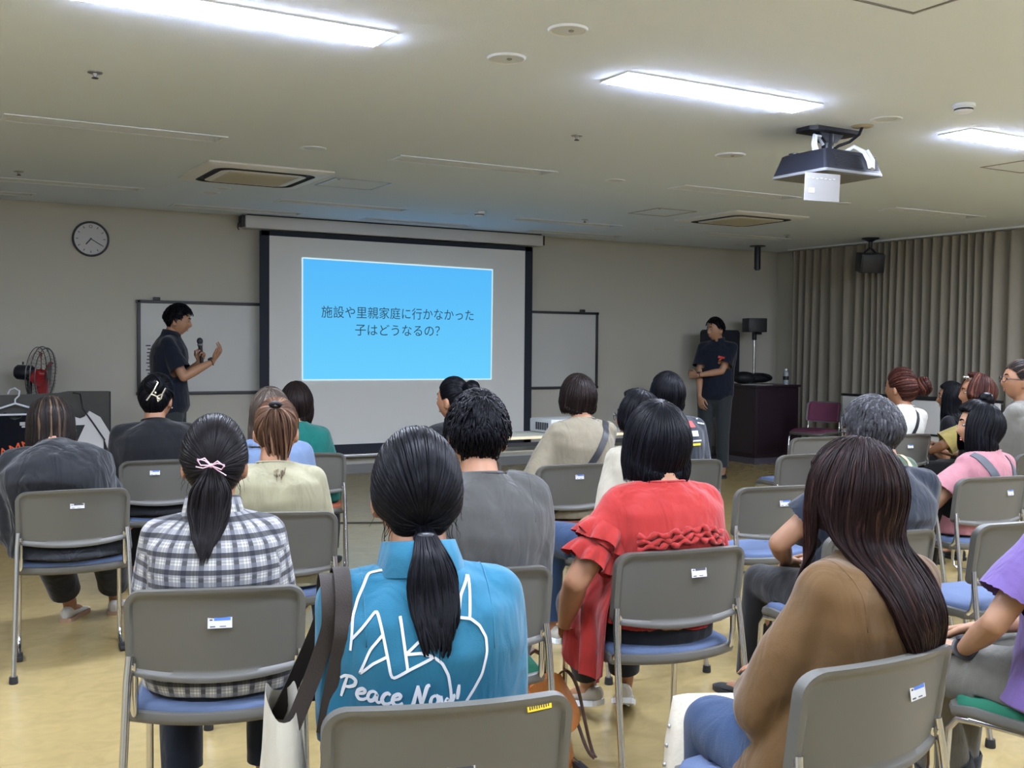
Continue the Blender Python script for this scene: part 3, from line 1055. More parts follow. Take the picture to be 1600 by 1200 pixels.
M['navycloth'] = fabric('navy_cotton', rgb(20, 27, 44), .3)
M['blackcloth'] = fabric('black_cotton', rgb(24, 26, 32), .3)
M['whitecloth'] = fabric('white_cotton', rgb(252, 252, 252), .3)
r = hung_shirt((.86, 9.945, .80), .60, .70, M['navycloth'], 'navy T-shirt with orange lettering hanging on the low partition')
mb = MB(); mb.box((.06, -.020, -.10), (.05, .003, .03)); mb.box((.075, -.020, -.125), (.05, .003, .014))
mb.build('neck_label', M['paper'], r, 0)
r2 = text_obj('orange_lettering', 'AMNO', .13, (0, 0, 0), (PI / 2, 0, 0), mat('orange_print', rgb(240, 100, 50), .7), None, .001)
r2.location = (.06, -.022, -.30); r2.parent = r; r2.rotation_euler = (PI / 2, math.radians(-18), 0)
hg = empty('clothes_hanger', (.86, 9.93, .80))
mb = MB()
mb.tube([(-.21, -.01, -.02), (-.215, -.01, -.005), (-.19, -.01, .012), (0, -.01, .075), (.19, -.01, .012), (.215, -.01, -.005), (.21, -.01, -.02), (-.21, -.01, -.02)], .009, 8)
mb.build('shoulder_bar', M['white'], hg, 60)
MB().tube([(0, -.01, .07), (0.0, -.01, .11), (.03, -.01, .14), (.035, 0, .18), (.0, .015, .205), (-.035, .03, .19), (-.05, .045, .155)], .007, 8).build('hook', M['white'], hg, 60)
tag(hg, 'white plastic clothes hanger hooked on the low partition', 'hanger')
r = hung_shirt((1.37, 9.90, .80), .44, .60, mat('white_jersey', rgb(226, 226, 228), .85), 'white T-shirt with a black numeral hanging on the low partition')
r3 = text_obj('numeral', '7', .26, (0, 0, 0), (PI / 2, 0, 0), M['black'], None, .001, offset=.01)
r3.location = (-.04, -.022, -.23); r3.parent = r
MB().tube([(-.06, -.022, .16), (0, -.024, .15), (.02, -.024, .02), (.10, -.024, -.10), (.20, -.024, -.26)], .007, 6).build('black_cord', M['black'], r, 60)
# ------------------------------------------------------------------ stacking chairs
W2 = 0.2275


def chair_proto(pad, backpad=False):
    r = empty('stacking_chair', (0, 0, 0))
    # curved back shell: closed slab with a raised rim
    nu, nv = 44, 26
    def surf(off, rim):
        G = np.zeros((nv, nu, 3))
        for i in range(nv):
            v = i / (nv - 1)
            v = 0.5 - 0.5 * math.cos(PI * v)
            for j in range(nu):
                u = -math.cos(PI * j / (nu - 1))
                zt = .775 + .006 * (1 - u * u)
                zb0 = .548 - .016 * (1 - u * u)
                z = zb0 + (zt - zb0) * v
                d = min(zt - z, 9)
                rt = .050
                w_ = W2 - .004 * (1 - v)
                if d < rt:
                    w_ -= rt - math.sqrt(max(0, rt * rt - (rt - d) ** 2))
                db = z - zb0
                rb = .022
                if db < rb:
                    w_ -= rb - math.sqrt(max(0, rb * rb - (rb - db) ** 2))
                x = u * w_
                ux = x / W2
                y = -.190 - .056 * (1 - ux * ux) - .16 * (z - .66)
                edge = min(zt - z, z - zb0, W2 - .002 - abs(x))
                if d < rt and abs(x) > W2 - rt:
                    cx, cz = abs(x) - (W2 - rt), rt - d
                    edge = min(edge, rt - math.hypot(cx, cz))
                k = max(0.0, 1 - max(0, edge - .012) / .010)
                k = k * k * (3 - 2 * k)
                G[i, j] = (x, y + off - rim * k, z)
        return G
    mb = MB()
    Bk = surf(-.004, .011); Fr = surf(.010, -.002)
    mb.grid(Bk); mb.grid(Fr, flip=True)
    per = [(0, j) for j in range(nu)] + [(i, nu - 1) for i in range(1, nv)] + [(nv - 1, j) for j in range(nu - 2, -1, -1)] + [(i, 0) for i in range(nv - 2, 0, -1)]
    mb.grid(np.array([[Bk[a] for a in per], [Fr[a] for a in per]]), wrap=True)
    mb.build('backrest', M['shell'], r, 50)
    for s in (-1, 1):
        MB().lathe([(.0001, .0), (.006, .0), (.007, .003), (.0001, .004)], (s * .208, -.203, .572), 12, M=Matrix.Rotation(PI / 2, 4, 'X')).build('rivet', M['chrome'], r)
    if backpad:
        G = surf(.016, .008)[2:-2, 2:-2]
        mb = MB(); mb.grid(G * np.array([.92, 1, 1]) , flip=True)
        mb.build('back_pad', pad, r, 180)
    # seat shell
    def outline(k, z):
        p = []
        for j in range(17):
            u = -1 + 2 * j / 16
            p.append((u * .222 * k, (-.165 - .062 * (1 - u * u)) * k + 0.0, z))
        for (x, y) in ((.230, .0), (.228, .12), (.215, .185), (.18, .212), (.0, .222), (-.18, .212), (-.215, .185), (-.228, .12), (-.230, .0)):
            p.append((x * k, y * k, z - (.012 if y > .18 else 0)))
        return p
    mb = MB()
    R = [outline(.93, .414), outline(.985, .420), outline(1.0, .432), outline(.985, .446), outline(.95, .449)]
    mb.grid(np.array(R), wrap=True)
    n = len(R[0])
    mb.add(R[0], [tuple(range(n - 1, -1, -1))]); mb.add(R[-1], [tuple(range(n))])
    mb.build('seat', M['shell'], r, 50)
    mb = MB()
    R = [outline(.93, .446), outline(.925, .460), outline(.88, .468), outline(.5, .470)]
    mb.grid(np.array(R), wrap=True)
    mb.add(R[-1], [tuple(range(n))])
    mb.build('seat_pad', pad, r, 60)
    for s in (-1, 1):
        mb = MB()
        mb.tube([(s * .214, -.196, .60), (s * .219, -.205, .54), (s * .226, -.245, .30), (s * .236, -.305, .025)], .0105, 10, ref=(0, 1, 0))
        o = mb.build('rear_leg', M['chrome'], r, 60)
        MB().lathe([(.0001, .0), (.017, .0), (.018, .006), (.016, .03), (.0001, .03)], (s * .2365, -.307, 0), 14).build('rubber_foot', M['rubber'], o)
        mb = MB()
        mb.tube([(s * .204, -.188, .58), (s * .204, -.190, .50), (s * .205, -.182, .455), (s * .207, -.155, .428), (s * .209, -.11, .418), (s * .21, .13, .410)], .0095, 10, ref=(1, 0, 0))
        mb.build('side_rail', M['chrome'], r, 60)
        mb = MB()
        mb.tube([(s * .209, .10, .408), (s * .211, .165, .402), (s * .212, .190, .37), (s * .2135, .200, .20), (s * .215, .206, .075), (s * .215, .196, .035), (s * .215, .165, .016), (s * .215, .03, .014)], .0100, 10, ref=(1, 0, 0))
        o = mb.build('front_leg', M['chrome'], r, 60)
        MB().box((s * .215, .045, .012), (.030, .085, .024), bev=.006).build('rubber_foot', M['rubber'], o, 30)
    return r


def sticker(ch, x, z, sz, dark=False):
    ux = x / W2
    y = -.194 - .056 * (1 - ux * ux) - .16 * (z - .66) - .001
    o = MB().box((0, 0, 0), (sz[0], .0012, sz[1])).build('sticker', M['paper'], ch, 0)
    o.location = (x, y - .0006, z); o.rotation_euler = (math.radians(-9.5), 0, math.atan2(2 * .056 * x / W2 ** 2, 1))
    mb = MB()
    a, b_ = sz
    mb.box((a * .10, -.0009, b_ * .18), (a * .68, .0006, b_ * .26))
    mb.build('blue_print' if not dark else 'grey_print', M['stickerblue'] if not dark else M['ink'], o, 0)
    mb = MB()
    for i in range(5):
        mb.box((-a * .30 + i * a * .15, -.0009, b_ * .40), (a * .09, .0006, b_ * .10))
    mb.box((-a * .36, -.0009, b_ * .12), (a * .12, .0006, b_ * .10)); mb.box((-a * .30, -.0009, -b_ * .38), (a * .22, .0006, b_ * .08)); mb.box((a * .12, -.0009, -b_ * .38), (a * .26, .0006, b_ * .06))
    mb.build('fine_print', M['ink'], o, 0)


CHAIRS = {
    # id: x, y, yaw(deg), seat colour, label, sticker (x, z, size, dark)
    'C1': (0.66, 5.04, -5, 'padblue', 'grey stacking chair under the woman in the black crinkled top', (.012, .712, (.056, .024), True)),
    'C2': (1.25, 6.06, -6, 'padblue', 'grey stacking chair under the woman with the silver hair clip', (-.05, .715, (.05, .028), False)),
    'C3': (0.77, 2.94, -18, 'padblue', 'grey stacking chair under the woman in the checked shirt', (.012, .695, (.060, .034), False)),
    'C4': (1.29, 4.06, -20, 'padblue', 'grey stacking chair under the woman in the cream sweater', (-.02, .69, (.055, .032), False)),
    'C5': (2.11, 6.08, -22, 'padorange', 'grey stacking chair under the person in the teal shirt', (-.10, .69, (.05, .03), False)),
    'C6': (1.60, 5.08, -18, 'padblue', 'grey stacking chair mostly hidden behind the cream sweater', (0, .69, (.05, .03), False)),
    'C7': (0.90, 1.88, -15, 'padblue', 'grey stacking chair with a yellow tape strip, nearest the camera', (.012, .655, (.050, .026), True)),
    'C8': (1.46, 2.84, -15, 'padgreen', 'grey stacking chair with a green seat under the man in the grey T-shirt', (0, .69, (.05, .03), False)),
    'C9': (3.13, 4.93, -5, 'padorange', 'grey stacking chair under the person with the black cross-body strap', (.0, .715, (.05, .03), False)),
    'C10': (3.85, 4.85, -16, 'padblue', 'grey stacking chair under the person in the dark printed T-shirt', (-.05, .70, (.05, .024), True)),
    'C11': (2.14, 2.80, -9, 'padblue', 'grey stacking chair under the woman in the red blouse', (.035, .710, (.055, .036), True)),
    'C12': (3.50, 3.78, -10, 'padblue', 'empty grey stacking chair with a blue seat behind the red blouse', (.0, .705, (.055, .034), False)),
    'C13': (4.70, 4.78, -8, 'padblue', 'empty grey stacking chair whose blue seat peeks out toward the lectern', (.07, .70, (.05, .024), True)),
    'C14': (5.63, 5.64, -5, 'padblue', 'empty grey stacking chair in front of the plum chair', (.08, .715, (.05, .028), True)),
    'C15': (1.73, 1.71, 2, 'padblue', 'grey stacking chair under the woman with long brown hair', (.07, .700, (.058, .036), False)),
    'C16': (2.96, 2.73, -10, 'padblue', 'grey stacking chair under the grey haired man', (0, .69, (.05, .03), False)),
    'C17': (4.15, 3.64, -8, 'padblue', 'grey stacking chair under the person in the sage green T-shirt', (0, .69, (.05, .03), False)),
    'C18': (4.71, 3.57, -8, 'padblue', 'grey stacking chair under the woman in the pink T-shirt', (.075, .70, (.045, .034), False)),
    'C19': (3.59, 2.65, -6, 'padblue', 'empty grey stacking chair with a pale blue seat beside the purple T-shirt', (0, .69, (.05, .03), False)),
    'C20': (2.70, 1.72, 5, 'padgreen', 'grey stacking chair with a green seat under the person in the purple T-shirt', (0, .69, (.05, .03), False)),
    'C21': (6.45, 5.54, -8, 'padblue', 'grey stacking chair under the woman with the brown updo', (0, .69, (.05, .03), False)),
    'C24': (2.82, 3.86, -8, 'padblue', 'grey stacking chair under the woman in the white blouse', (0, .69, (.05, .03), False)),
    'C25': (2.70, 5.38, -8, 'padblue', 'grey stacking chair hidden behind the man in the grey T-shirt', (0, .69, (.05, .03), False)),
    'C26': (6.84, 5.06, 8, 'padblue', 'grey stacking chair under the person in the olive shirt', (0, .69, (.05, .03), False)),
    'C27': (7.42, 5.66, 8, 'padblue', 'grey stacking chair under the dark haired person behind the sunglasses', (0, .69, (.05, .03), False)),
    'C28': (6.02, 4.24, 4, 'padblue', 'grey stacking chair under the man with glasses in the grey sweatshirt', (0, .69, (.05, .03), False)),
    'C29': (5.40, 3.46, -6, 'padblue', 'grey stacking chair at the right edge under the person in charcoal', (0, .69, (.05, .03), False)),
}
protos = {}
CH = {}
for k, (x, y, yw, pad, lab, stk) in CHAIRS.items():
    if pad not in protos:
        protos[pad] = o = chair_proto(M[pad])
        o.location = (x, y, 0); o.rotation_euler = (0, 0, math.radians(yw))
        stickerless = True
    else:
        src = protos[pad]
        o = src.copy(); COL.objects.link(o)
        o.location = (x, y, 0); o.rotation_euler = (0, 0, math.radians(yw))
        for c in list(src.children):
            if c.name.startswith('sticker') or c.name.startswith('yellow_tape'):
                continue
            d = c.copy(); COL.objects.link(d); d.parent = o
            for g in c.children:
                e = g.copy(); COL.objects.link(e); e.parent = d
    sticker(o, *stk)
    tag(o, lab, 'chair', 'grey stacking chairs of the audience')
    CH[k] = o
    if k == 'C7':
        t = MB().box((0, 0, 0), (.052, .0012, .013)).build('yellow_tape', M['yellow'], o, 0)
        ux = .155 / W2
        t.location = (.155, -.196 - .056 * (1 - ux * ux) - .16 * .1 - .002, .757); t.rotation_euler = (math.radians(-9), 0, math.atan2(2 * .056 * .155 / W2 ** 2, 1))
        mb = MB()
        for i in range(9):
            mb.box((-.021 + i * .005, -.0009, .0005 * (i % 3 - 1)), (.0022, .0006, .006))
        mb.build('handwriting', M['ink'], t, 0)
pc = chair_proto(M['padpurple'], True)
pc.location = (9.16, 8.90, 0); pc.rotation_euler = (0, 0, math.radians(102))
tag(pc, 'plum cushioned stacking chair standing empty beside the maroon lectern', 'chair')
# ------------------------------------------------------------------ people
def nrm(v):
    v = np.asarray(v, float)
    return v / (np.linalg.norm(v) + 1e-12)


def rotm(yaw=0, pitch=0, roll=0):
    """head frame: yaw to the left, pitch chin down, roll toward the right shoulder (degrees)"""
    return np.array((Matrix.Rotation(math.radians(yaw), 3, 'Z') @ Matrix.Rotation(math.radians(-pitch), 3, 'X') @ Matrix.Rotation(math.radians(roll), 3, 'Y')))


def remesh(mb, voxel, smooth=3, lam=0.5):
    V, F = mb.data()
    me = bpy.data.meshes.new('t')
    me.from_pydata(V.tolist(), [], F)
    o = bpy.data.objects.new('t', me)
    COL.objects.link(o)
    md = o.modifiers.new('r', 'REMESH')
    md.mode = 'VOXEL'; md.voxel_size = voxel; md.adaptivity = 0
    dg = bpy.context.evaluated_depsgraph_get()
    ev = o.evaluated_get(dg)
    m2 = ev.to_mesh()
    n = len(m2.vertices)
    co = np.empty(n * 3, np.float32); m2.vertices.foreach_get('co', co)
    V = co.reshape(-1, 3).astype(float)
    lt = np.empty(len(m2.polygons), np.int32); m2.polygons.foreach_get('loop_total', lt)
    li = np.empty(len(m2.loops), np.int32); m2.loops.foreach_get('vertex_index', li)
    if (lt == 4).all():
        Fq = li.reshape(-1, 4)
    else:
        ls = np.empty(len(m2.polygons), np.int32); m2.polygons.foreach_get('loop_start', ls)
        Fq = np.array([list(li[s:s + t]) + ([li[s + t - 1]] if t == 3 else []) for s, t in zip(ls, lt)])[:, :4]
    ev.to_mesh_clear()
    bpy.data.objects.remove(o); bpy.data.meshes.remove(me)
    V = lap(V, Fq, smooth, lam)
    return V, Fq


def lap(V, F, it, lam=0.5, fix=None):
    E = np.vstack([F[:, [0, 1]], F[:, [1, 2]], F[:, [2, 3]], F[:, [3, 0]]])
    E = np.vstack([E, E[:, ::-1]])
    n = len(V)
    deg = np.bincount(E[:, 0], minlength=n).astype(float); deg[deg == 0] = 1
    for k in range(it):
        S = np.stack([np.bincount(E[:, 0], weights=V[E[:, 1], c], minlength=n) for c in range(3)], 1) / deg[:, None]
        l_ = lam if k % 2 == 0 or it < 6 else -lam * 0.9
        D = l_ * (S - V)
        if fix is not None:
            D[fix] = 0
        V = V + D
    return V


def vnormals(V, F):
    a = V[F[:, 2]] - V[F[:, 0]]; b_ = V[F[:, 3]] - V[F[:, 1]]
    fn = np.cross(a, b_)
    N = np.stack([sum(np.bincount(F[:, k], weights=fn[:, c], minlength=len(V)) for k in range(4)) for c in range(3)], 1)
    return N / (np.linalg.norm(N, axis=1, keepdims=True) + 1e-12)


def cut(V, F, cuts, trunk=None):
    C = V[F].mean(1)
    tr = trunk(C) if trunk else np.zeros(len(C), bool)
    keep = np.ones(len(F), bool)
    for ci, (p, d, r, ax) in enumerate(cuts):
        q = C - np.asarray(p)
        al = q @ np.asarray(d)
        rad = np.linalg.norm(q - np.outer(al, d), axis=1)
        keep &= ~((al > 0) & (al < ax) & (rad < r) & (~tr if ci else True))
    F = F[keep]
    E = np.sort(np.vstack([F[:, [0, 1]], F[:, [1, 2]], F[:, [2, 3]], F[:, [3, 0]]]), axis=1)
    u, c = np.unique(E, axis=0, return_counts=True)
    bd = np.unique(u[c == 1])
    for (p, d, r, ax) in cuts:
        q = V[bd] - np.asarray(p)
        s = q @ np.asarray(d)
        m = (np.abs(s) < 0.03) & (np.linalg.norm(q, axis=1) < r * 1.1)
        V[bd[m]] -= np.outer(s[m] * .95, np.asarray(d))
    used = np.unique(F)
    mp_ = -np.ones(len(V), int); mp_[used] = np.arange(len(used))
    return V[used], mp_[F]


def put(name, V, F, m, parent=None, ang=180, attrs=None):
    me = bpy.data.meshes.new(name)
    me.vertices.add(len(V)); me.vertices.foreach_set('co', np.asarray(V, np.float32).ravel())
    F = np.asarray(F, np.int32)
    me.loops.add(F.size); me.polygons.add(len(F))
    me.polygons.foreach_set('loop_start', np.arange(0, F.size, F.shape[1], dtype=np.int32))
    me.polygons.foreach_set('loop_total', np.full(len(F), F.shape[1], np.int32))
    me.loops.foreach_set('vertex_index', F.ravel())
    me.update(calc_edges=True)
    me.validate()
    for m_ in (m if isinstance(m, (list, tuple)) else [m]):
        me.materials.append(m_)
    shade(me, ang)
    if attrs:
        for k, (typ, arr) in attrs.items():
            a = me.attributes.new(k, typ, 'POINT')
            a.data.foreach_set('vector' if typ == 'FLOAT_VECTOR' else 'value', np.asarray(arr, np.float32).ravel())
    o = bpy.data.objects.new(name, me)
    COL.objects.link(o)
    if parent is not None:
        o.parent = parent
    return o


def folds(V, N, amp, seed, scale=1.0):
    r = np.random.default_rng(seed)
    x, y, z = V.T * scale
    f = 0
    for k in range(4):
        a, b_, c = r.uniform(10, 26, 3) * np.array([1, 1, .55]) * r.choice([-1, 1], 3)
        p, q = r.uniform(0, 6.28, 2)
        s = np.sin(a * x + b_ * y + c * z + p + 1.3 * np.sin(8 * z + 5 * x + q))
        f = f + np.sign(s) * (np.abs(s) ** 1.5) / (1 + .35 * k)
    return V + N * (amp * f / 2.2)[:, None]


def ik(S, T, l1, l2, pole):
    S = np.asarray(S, float); T = np.asarray(T, float)
    d = T - S; L = np.linalg.norm(d)
    if L > (l1 + l2) * .995:
        T = S + d / L * (l1 + l2) * .995
        d = T - S; L = np.linalg.norm(d)
    d = d / L
    a = (l1 * l1 - l2 * l2 + L * L) / (2 * L)
    h_ = math.sqrt(max(0, l1 * l1 - a * a))
    p = np.asarray(pole, float) - np.dot(pole, d) * d
    p = p / (np.linalg.norm(p) + 1e-9)
    return S + d * a + p * h_, T


HA, HB, HCZ = .0755, .0965, .118


def head_fn(D, face=True):
    """skull and face surface for unit directions (x right, y forward, z up)"""
    x, y, z = D.T
    lo = np.clip(-z, 0, 1)
    px = HA * x * (1 - .22 * lo ** 1.7)
    fr = np.clip(y, 0, None); bk = np.clip(-y, 0, None)
    py = HB * y * np.where(y > 0, 1 - .10 * lo ** 2, 1 - .50 * lo ** 1.4)
    py = py + np.where(y < 0, -.004 * np.exp(-((z - .15) / .4) ** 2) * bk, 0)
    pz = HCZ * z
    P = np.stack([px, py, pz], 1)
    if face:
        f = np.clip(y * 2.2 - .2, 0, 1)
        dy = .021 * np.exp(-(px / .0105) ** 2) * np.exp(-((pz + .026) / .017) ** 2)
        dy = dy + .010 * np.exp(-(px / .0085) ** 2) * np.exp(-((pz + .004) / .018) ** 2)
        dy = dy - .009 * np.exp(-((np.abs(px) - .031) / .015) ** 2) * np.exp(-((pz - .008) / .012) ** 2)
        dy = dy + .004 * np.exp(-((np.abs(px) - .028) / .02) ** 2) * np.exp(-((pz - .028) / .009) ** 2)
        dy = dy + .0055 * np.exp(-(px / .019) ** 2) * (np.exp(-((pz + .058) / .006) ** 2) + np.exp(-((pz + .072) / .007) ** 2))
        dy = dy + .008 * np.exp(-(px / .022) ** 2) * np.exp(-((pz + .100) / .012) ** 2)
        dy = dy + .003 * np.exp(-((np.abs(px) - .042) / .018) ** 2) * np.exp(-((pz + .022) / .02) ** 2)
        P[:, 1] += f * dy
    return P


def sphere_grid(nu, nv):
    th = np.linspace(0.02, PI - .02, nv); ph = np.linspace(0, 2 * PI, nu, endpoint=False)
    T_, P_ = np.meshgrid(th, ph, indexing='ij')
    return np.stack([np.sin(T_) * np.cos(P_), np.sin(T_) * np.sin(P_), np.cos(T_)], -1)


def add_head(mb, hc, R, hs=1.0):
    G = sphere_grid(56, 44)
    P = head_fn(G.reshape(-1, 3)).reshape(G.shape) * hs
    P = P @ R.T + hc
    mb.grid(P, wrap=True)
    n = 56
    mb.add(P[0], [tuple(range(n))]); mb.add(P[-1], [tuple(range(n - 1, -1, -1))])
    for s in (-1, 1):
        E = np.array(Matrix.Rotation(math.radians(18 * s), 3, 'Z') @ Matrix.Rotation(math.radians(-12), 3, 'X'))
        Mx = Matrix((R @ E).tolist()).to_4x4()
        c = hc + R @ (np.array([s * .079, -.008, -.012]) * hs)
        mb.ball(c, (.0095 * hs, .019 * hs, .033 * hs), 14, M=Mx)
        c2 = hc + R @ (np.array([s * .075, -.002, -.034]) * hs)
        mb.ball(c2, (.010 * hs, .010 * hs, .012 * hs), 10, M=Mx)


def add_hand(mb, Wp, d, nrm_, side, curl=0.5, spread=0.12, size=1.0, thumb=0.6):
    """palm, five fingers: Wp wrist, d along the hand, nrm_ palm normal (fingers curl toward it), side +1 right"""
    d = nrm(d); n = nrm(nrm_ - np.dot(nrm_, d) * d)
    a = np.cross(d, n) * side          # toward the thumb
    s = size
    P = [Wp - d * .02, Wp + d * .012 * s, Wp + d * .045 * s, Wp + d * .085 * s]
    mb.tube(P, [(.026 * s, .019 * s), (.030 * s, .016 * s), (.041 * s, .0145 * s), (.041 * s, .012 * s)], 14, ref=a, round_cap=True)
    for i, (off, l) in enumerate(((.0315, .070), (.0105, .079), (-.0105, .073), (-.0315, .057))):
        base = Wp + d * (.083 - .003 * abs(i - 1)) * s + a * off * s
        dir_ = nrm(d + a * spread * (1.5 - i) * .8)
        pts = [base - dir_ * .012]
        ang = 0
        c_ = curl * (1 + .12 * i)
        p = base
        q = dir_
        rad = [.0088 * s]
        pts.append(p); rad.append(.0086 * s)
        for k, (f, da) in enumerate(((.45, .75), (.30, 1.0), (.25, .7))):
            ang += c_ * da
            q = dir_ * math.cos(ang) + n * math.sin(ang)
            p = p + q * l * f * s
            pts.append(p); rad.append((.0082 - .0009 * k) * s)
        mb.tube(pts, rad, 9, ref=a, round_cap=True)
    b0 = Wp + d * .018 * s + a * .024 * s
    t1 = nrm(d * .62 + a * (.75 - .3 * thumb) + n * .45 * thumb)
    t2 = nrm(d * .85 + a * (.30 - .5 * thumb) + n * .55 * thumb)
    p1 = b0 + t1 * .042 * s; p2 = p1 + t2 * .032 * s; p3 = p2 + nrm(t2 + n * .25 * thumb) * .024 * s
    mb.tube([b0 - t1 * .012, b0, p1, p2, p3], [.013 * s, .0135 * s, .0105 * s, .0092 * s, .0078 * s], 10, ref=n, round_cap=True)
    return d, n, a


FEM = [(-.06, .150, .100), (0, .172, .128), (.14, .176, .128), (.32, .150, .110), (.5, .146, .108), (.68, .158, .112), (.82, .160, .098), (.92, .120, .078), (1.0, .060, .060)]
MAL = [(-.06, .148, .100), (0, .165, .125), (.14, .168, .122), (.32, .158, .116), (.5, .163, .118), (.68, .178, .122), (.82, .185, .108), (.92, .140, .086), (1.0, .066, .066)]


def against_chair(V):
    """cloth that leans on the back shell flattens against it"""
    ux = np.clip(np.abs(V[:, 0]) / W2, 0, 1.15)
    yb = -.190 - .056 * (1 - ux * ux) - .16 * (V[:, 2] - .66) + .016
    zz = np.clip((.815 - V[:, 2]) / .03, 0, 1) * np.clip((V[:, 2] - .49) / .03, 0, 1) * np.clip((.262 - np.abs(V[:, 0])) / .02, 0, 1)
    over = np.clip(yb - V[:, 1], 0, None) * (V[:, 1] < 0)
    V = V.copy()
    V[:, 1] += over * zz
    return V


def make_person(pid, c):
    sex = c.get('sex', 'f')
    tab = FEM if sex == 'f' else MAL
    g = c.get('girth', 1.0)
    stand = c.get('stand', False)
    name = 'person'
    hc = np.array(c['head'], float)
    hs = c.get('hs', 1.0)
    R = rotm(*c.get('hrot', (0, 0, 0)))
    tyaw = math.radians(c.get('tyaw', 0))
    rt = np.array([math.cos(tyaw), math.sin(tyaw), 0.0]); fw = np.array([-math.sin(tyaw), math.cos(tyaw), 0.0])
    troll = c.get('troll', 0.0)          # one shoulder lower
    rt3 = nrm(rt + np.array([0, 0, troll]))
    hip = np.array(c.get('hip', (0, -.05, .47) if not stand else (0, 0, .88)), float)
    nb = hc + R @ (np.array([0, -.030, -.085]) * hs) + np.array([0, 0, c.get('neckz', -.046)]) * hs - fw * c.get('neckback', .012)
    ctrl = (hip + nb) / 2 + np.array([0, 0, .04]) - fw * c.get('slouch', .05)
    B = lambda t: (1 - t) ** 2 * hip + 2 * t * (1 - t) * ctrl + t * t * nb
    sw = c.get('sw', .165 if sex == 'f' else .195) * .84
    sdrop = c.get('sdrop', .060)
    # --- joints
    SH = {s: nb + rt3 * s * sw + np.array([0, 0, -sdrop]) + fw * c.get('sfwd', .0) for s in (-1, 1)}
    la, lf = c.get('arm', (.285, .245) if sex == 'f' else (.30, .26))
    arms = {}
    for s, key in ((-1, 'L'), (1, 'R')):
        a = c.get(key, {})
        tgt = np.array(a.get('wrist', (s * .085, .185, .600)), float)
        pole = np.array(a.get('pole', (s * .30, -.55, -.80)), float)
        E_, W_ = ik(SH[s], tgt, la, lf, pole)
        arms[s] = (E_, W_, a)
    hj = {s: hip + np.array([s * .088 * g, .015, .03]) for s in (-1, 1)}
    kn, an = {}, {}
    for s, key in ((-1, 'legL'), (1, 'legR')):
        l = c.get(key, {})
        if stand:
            kn[s] = np.array(l.get('knee', (s * .095, .02, .475))); an[s] = np.array(l.get('ankle', (s * .10, .0, .085)))
        else:
            kn[s] = np.array(l.get('knee', (s * .12, .34, .495))); an[s] = np.array(l.get('ankle', (s * .12, .40, .085)), float); an[s][2] = .085 + l.get('heel', 0.0)
    toe = {s: nrm(np.array(c.get('legL' if s < 0 else 'legR', {}).get('toe', (s * .18, 1, 0)), float)) for s in (-1, 1)}
    arm_r = c.get('armr', 1.0)
    near = c.get('near', False)

    # --- the body: one continuous surface
    mb = MB()
    mb.tube([B(t) if t >= 0 else hip + np.array([0, 0, t * .8]) for t, _, _ in tab], [(a * g * .97, b_ * g * .97) for _, a, b_ in tab], 24, ref=rt, round_cap=False)
    for s in (-1, 1):
        E_, W_, a = arms[s]
        mb.tube([nb + rt3 * s * .02 + np.array([0, 0, -.035]), nb + rt3 * s * sw * .55 + np.array([0, 0, -sdrop * .5 - .022]), SH[s]], [.050, .048, .048], 12, ref=(0, 0, 1), round_cap=True)
        mid = (SH[s] + E_) / 2
        fm = E_ * .62 + W_ * .38
        ra = arm_r
        mb.tube([SH[s], mid, E_], [.048 * ra, .044 * ra, .037 * ra], 14, ref=(0, 1, 0), round_cap=True)
        mb.tube([E_, fm, W_], [.037 * ra, .038 * ra, (.024 * ra, .021 * ra)], 14, ref=(0, 1, 0), round_cap=True)
        hd = np.array(a.get('hand', nrm(W_ - E_)), float)
        pn = np.array(a.get('palm', (-s * .5, .2, -.8)), float)
        if not a.get('nohand'):
            add_hand(mb, W_ + nrm(hd) * .012, hd, pn, s, a.get('curl', .35), a.get('spread', .10), c.get('hsize', 1.0 if sex == 'm' else .92), a.get('thumb', .5))
        mb.tube([hip + np.array([s * .075 * g, 0, .01]), hj[s], (hj[s] + kn[s]) / 2, kn[s]], [.090 * g, .085 * g, .070, .054], 16, ref=(1, 0, 0), round_cap=True)
        mb.tube([kn[s], kn[s] * .65 + an[s] * .35 - fw * .012, an[s]], [.052, .052, .034], 14, ref=(1, 0, 0), round_cap=True)
        rs = c.get('legL' if s < 0 else 'legR', {}).get('heel', 0.0)
        ft = lambda y, h_: np.array([an[s][0], an[s][1], h_ + rs * (.20 - y) / .20]) + toe[s] * y
        mb.tube([an[s], ft(-.012, .052), ft(.05, .040), ft(.11, .030)], [.033, .030, .030, .022], 12, ref=(1, 0, 0), round_cap=True)
    mb.tube([nb - np.array([0, 0, .03]), nb, hc + R @ (np.array([0, -.022, -.075]) * hs), hc + R @ (np.array([0, -.01, -.02]) * hs)], [(.066, .060), (.058, .056), (.054, .056), (.05, .055)], 18, ref=rt)
    add_head(mb, hc, R, hs)
    V, F = remesh(mb, c.get('voxel', .0066), 3, .45)
    if not stand:
        V = against_chair(V + np.array([0, -.006, 0])) + np.array([0, .006, 0])
        low = (V[:, 2] < .478) & (V[:, 2] > .30) & (V[:, 1] < .14)
        V[low, 2] = .478 + (V[low, 2] - .478) * .05
    body = put(name, V, F, M[c.get('skin', 'skin')])
    body.location = c['loc']; body.rotation_euler = (0, 0, math.radians(c['yaw']))
    tag(body, c['label'], 'person', c.get('group', 'people in the hall'))

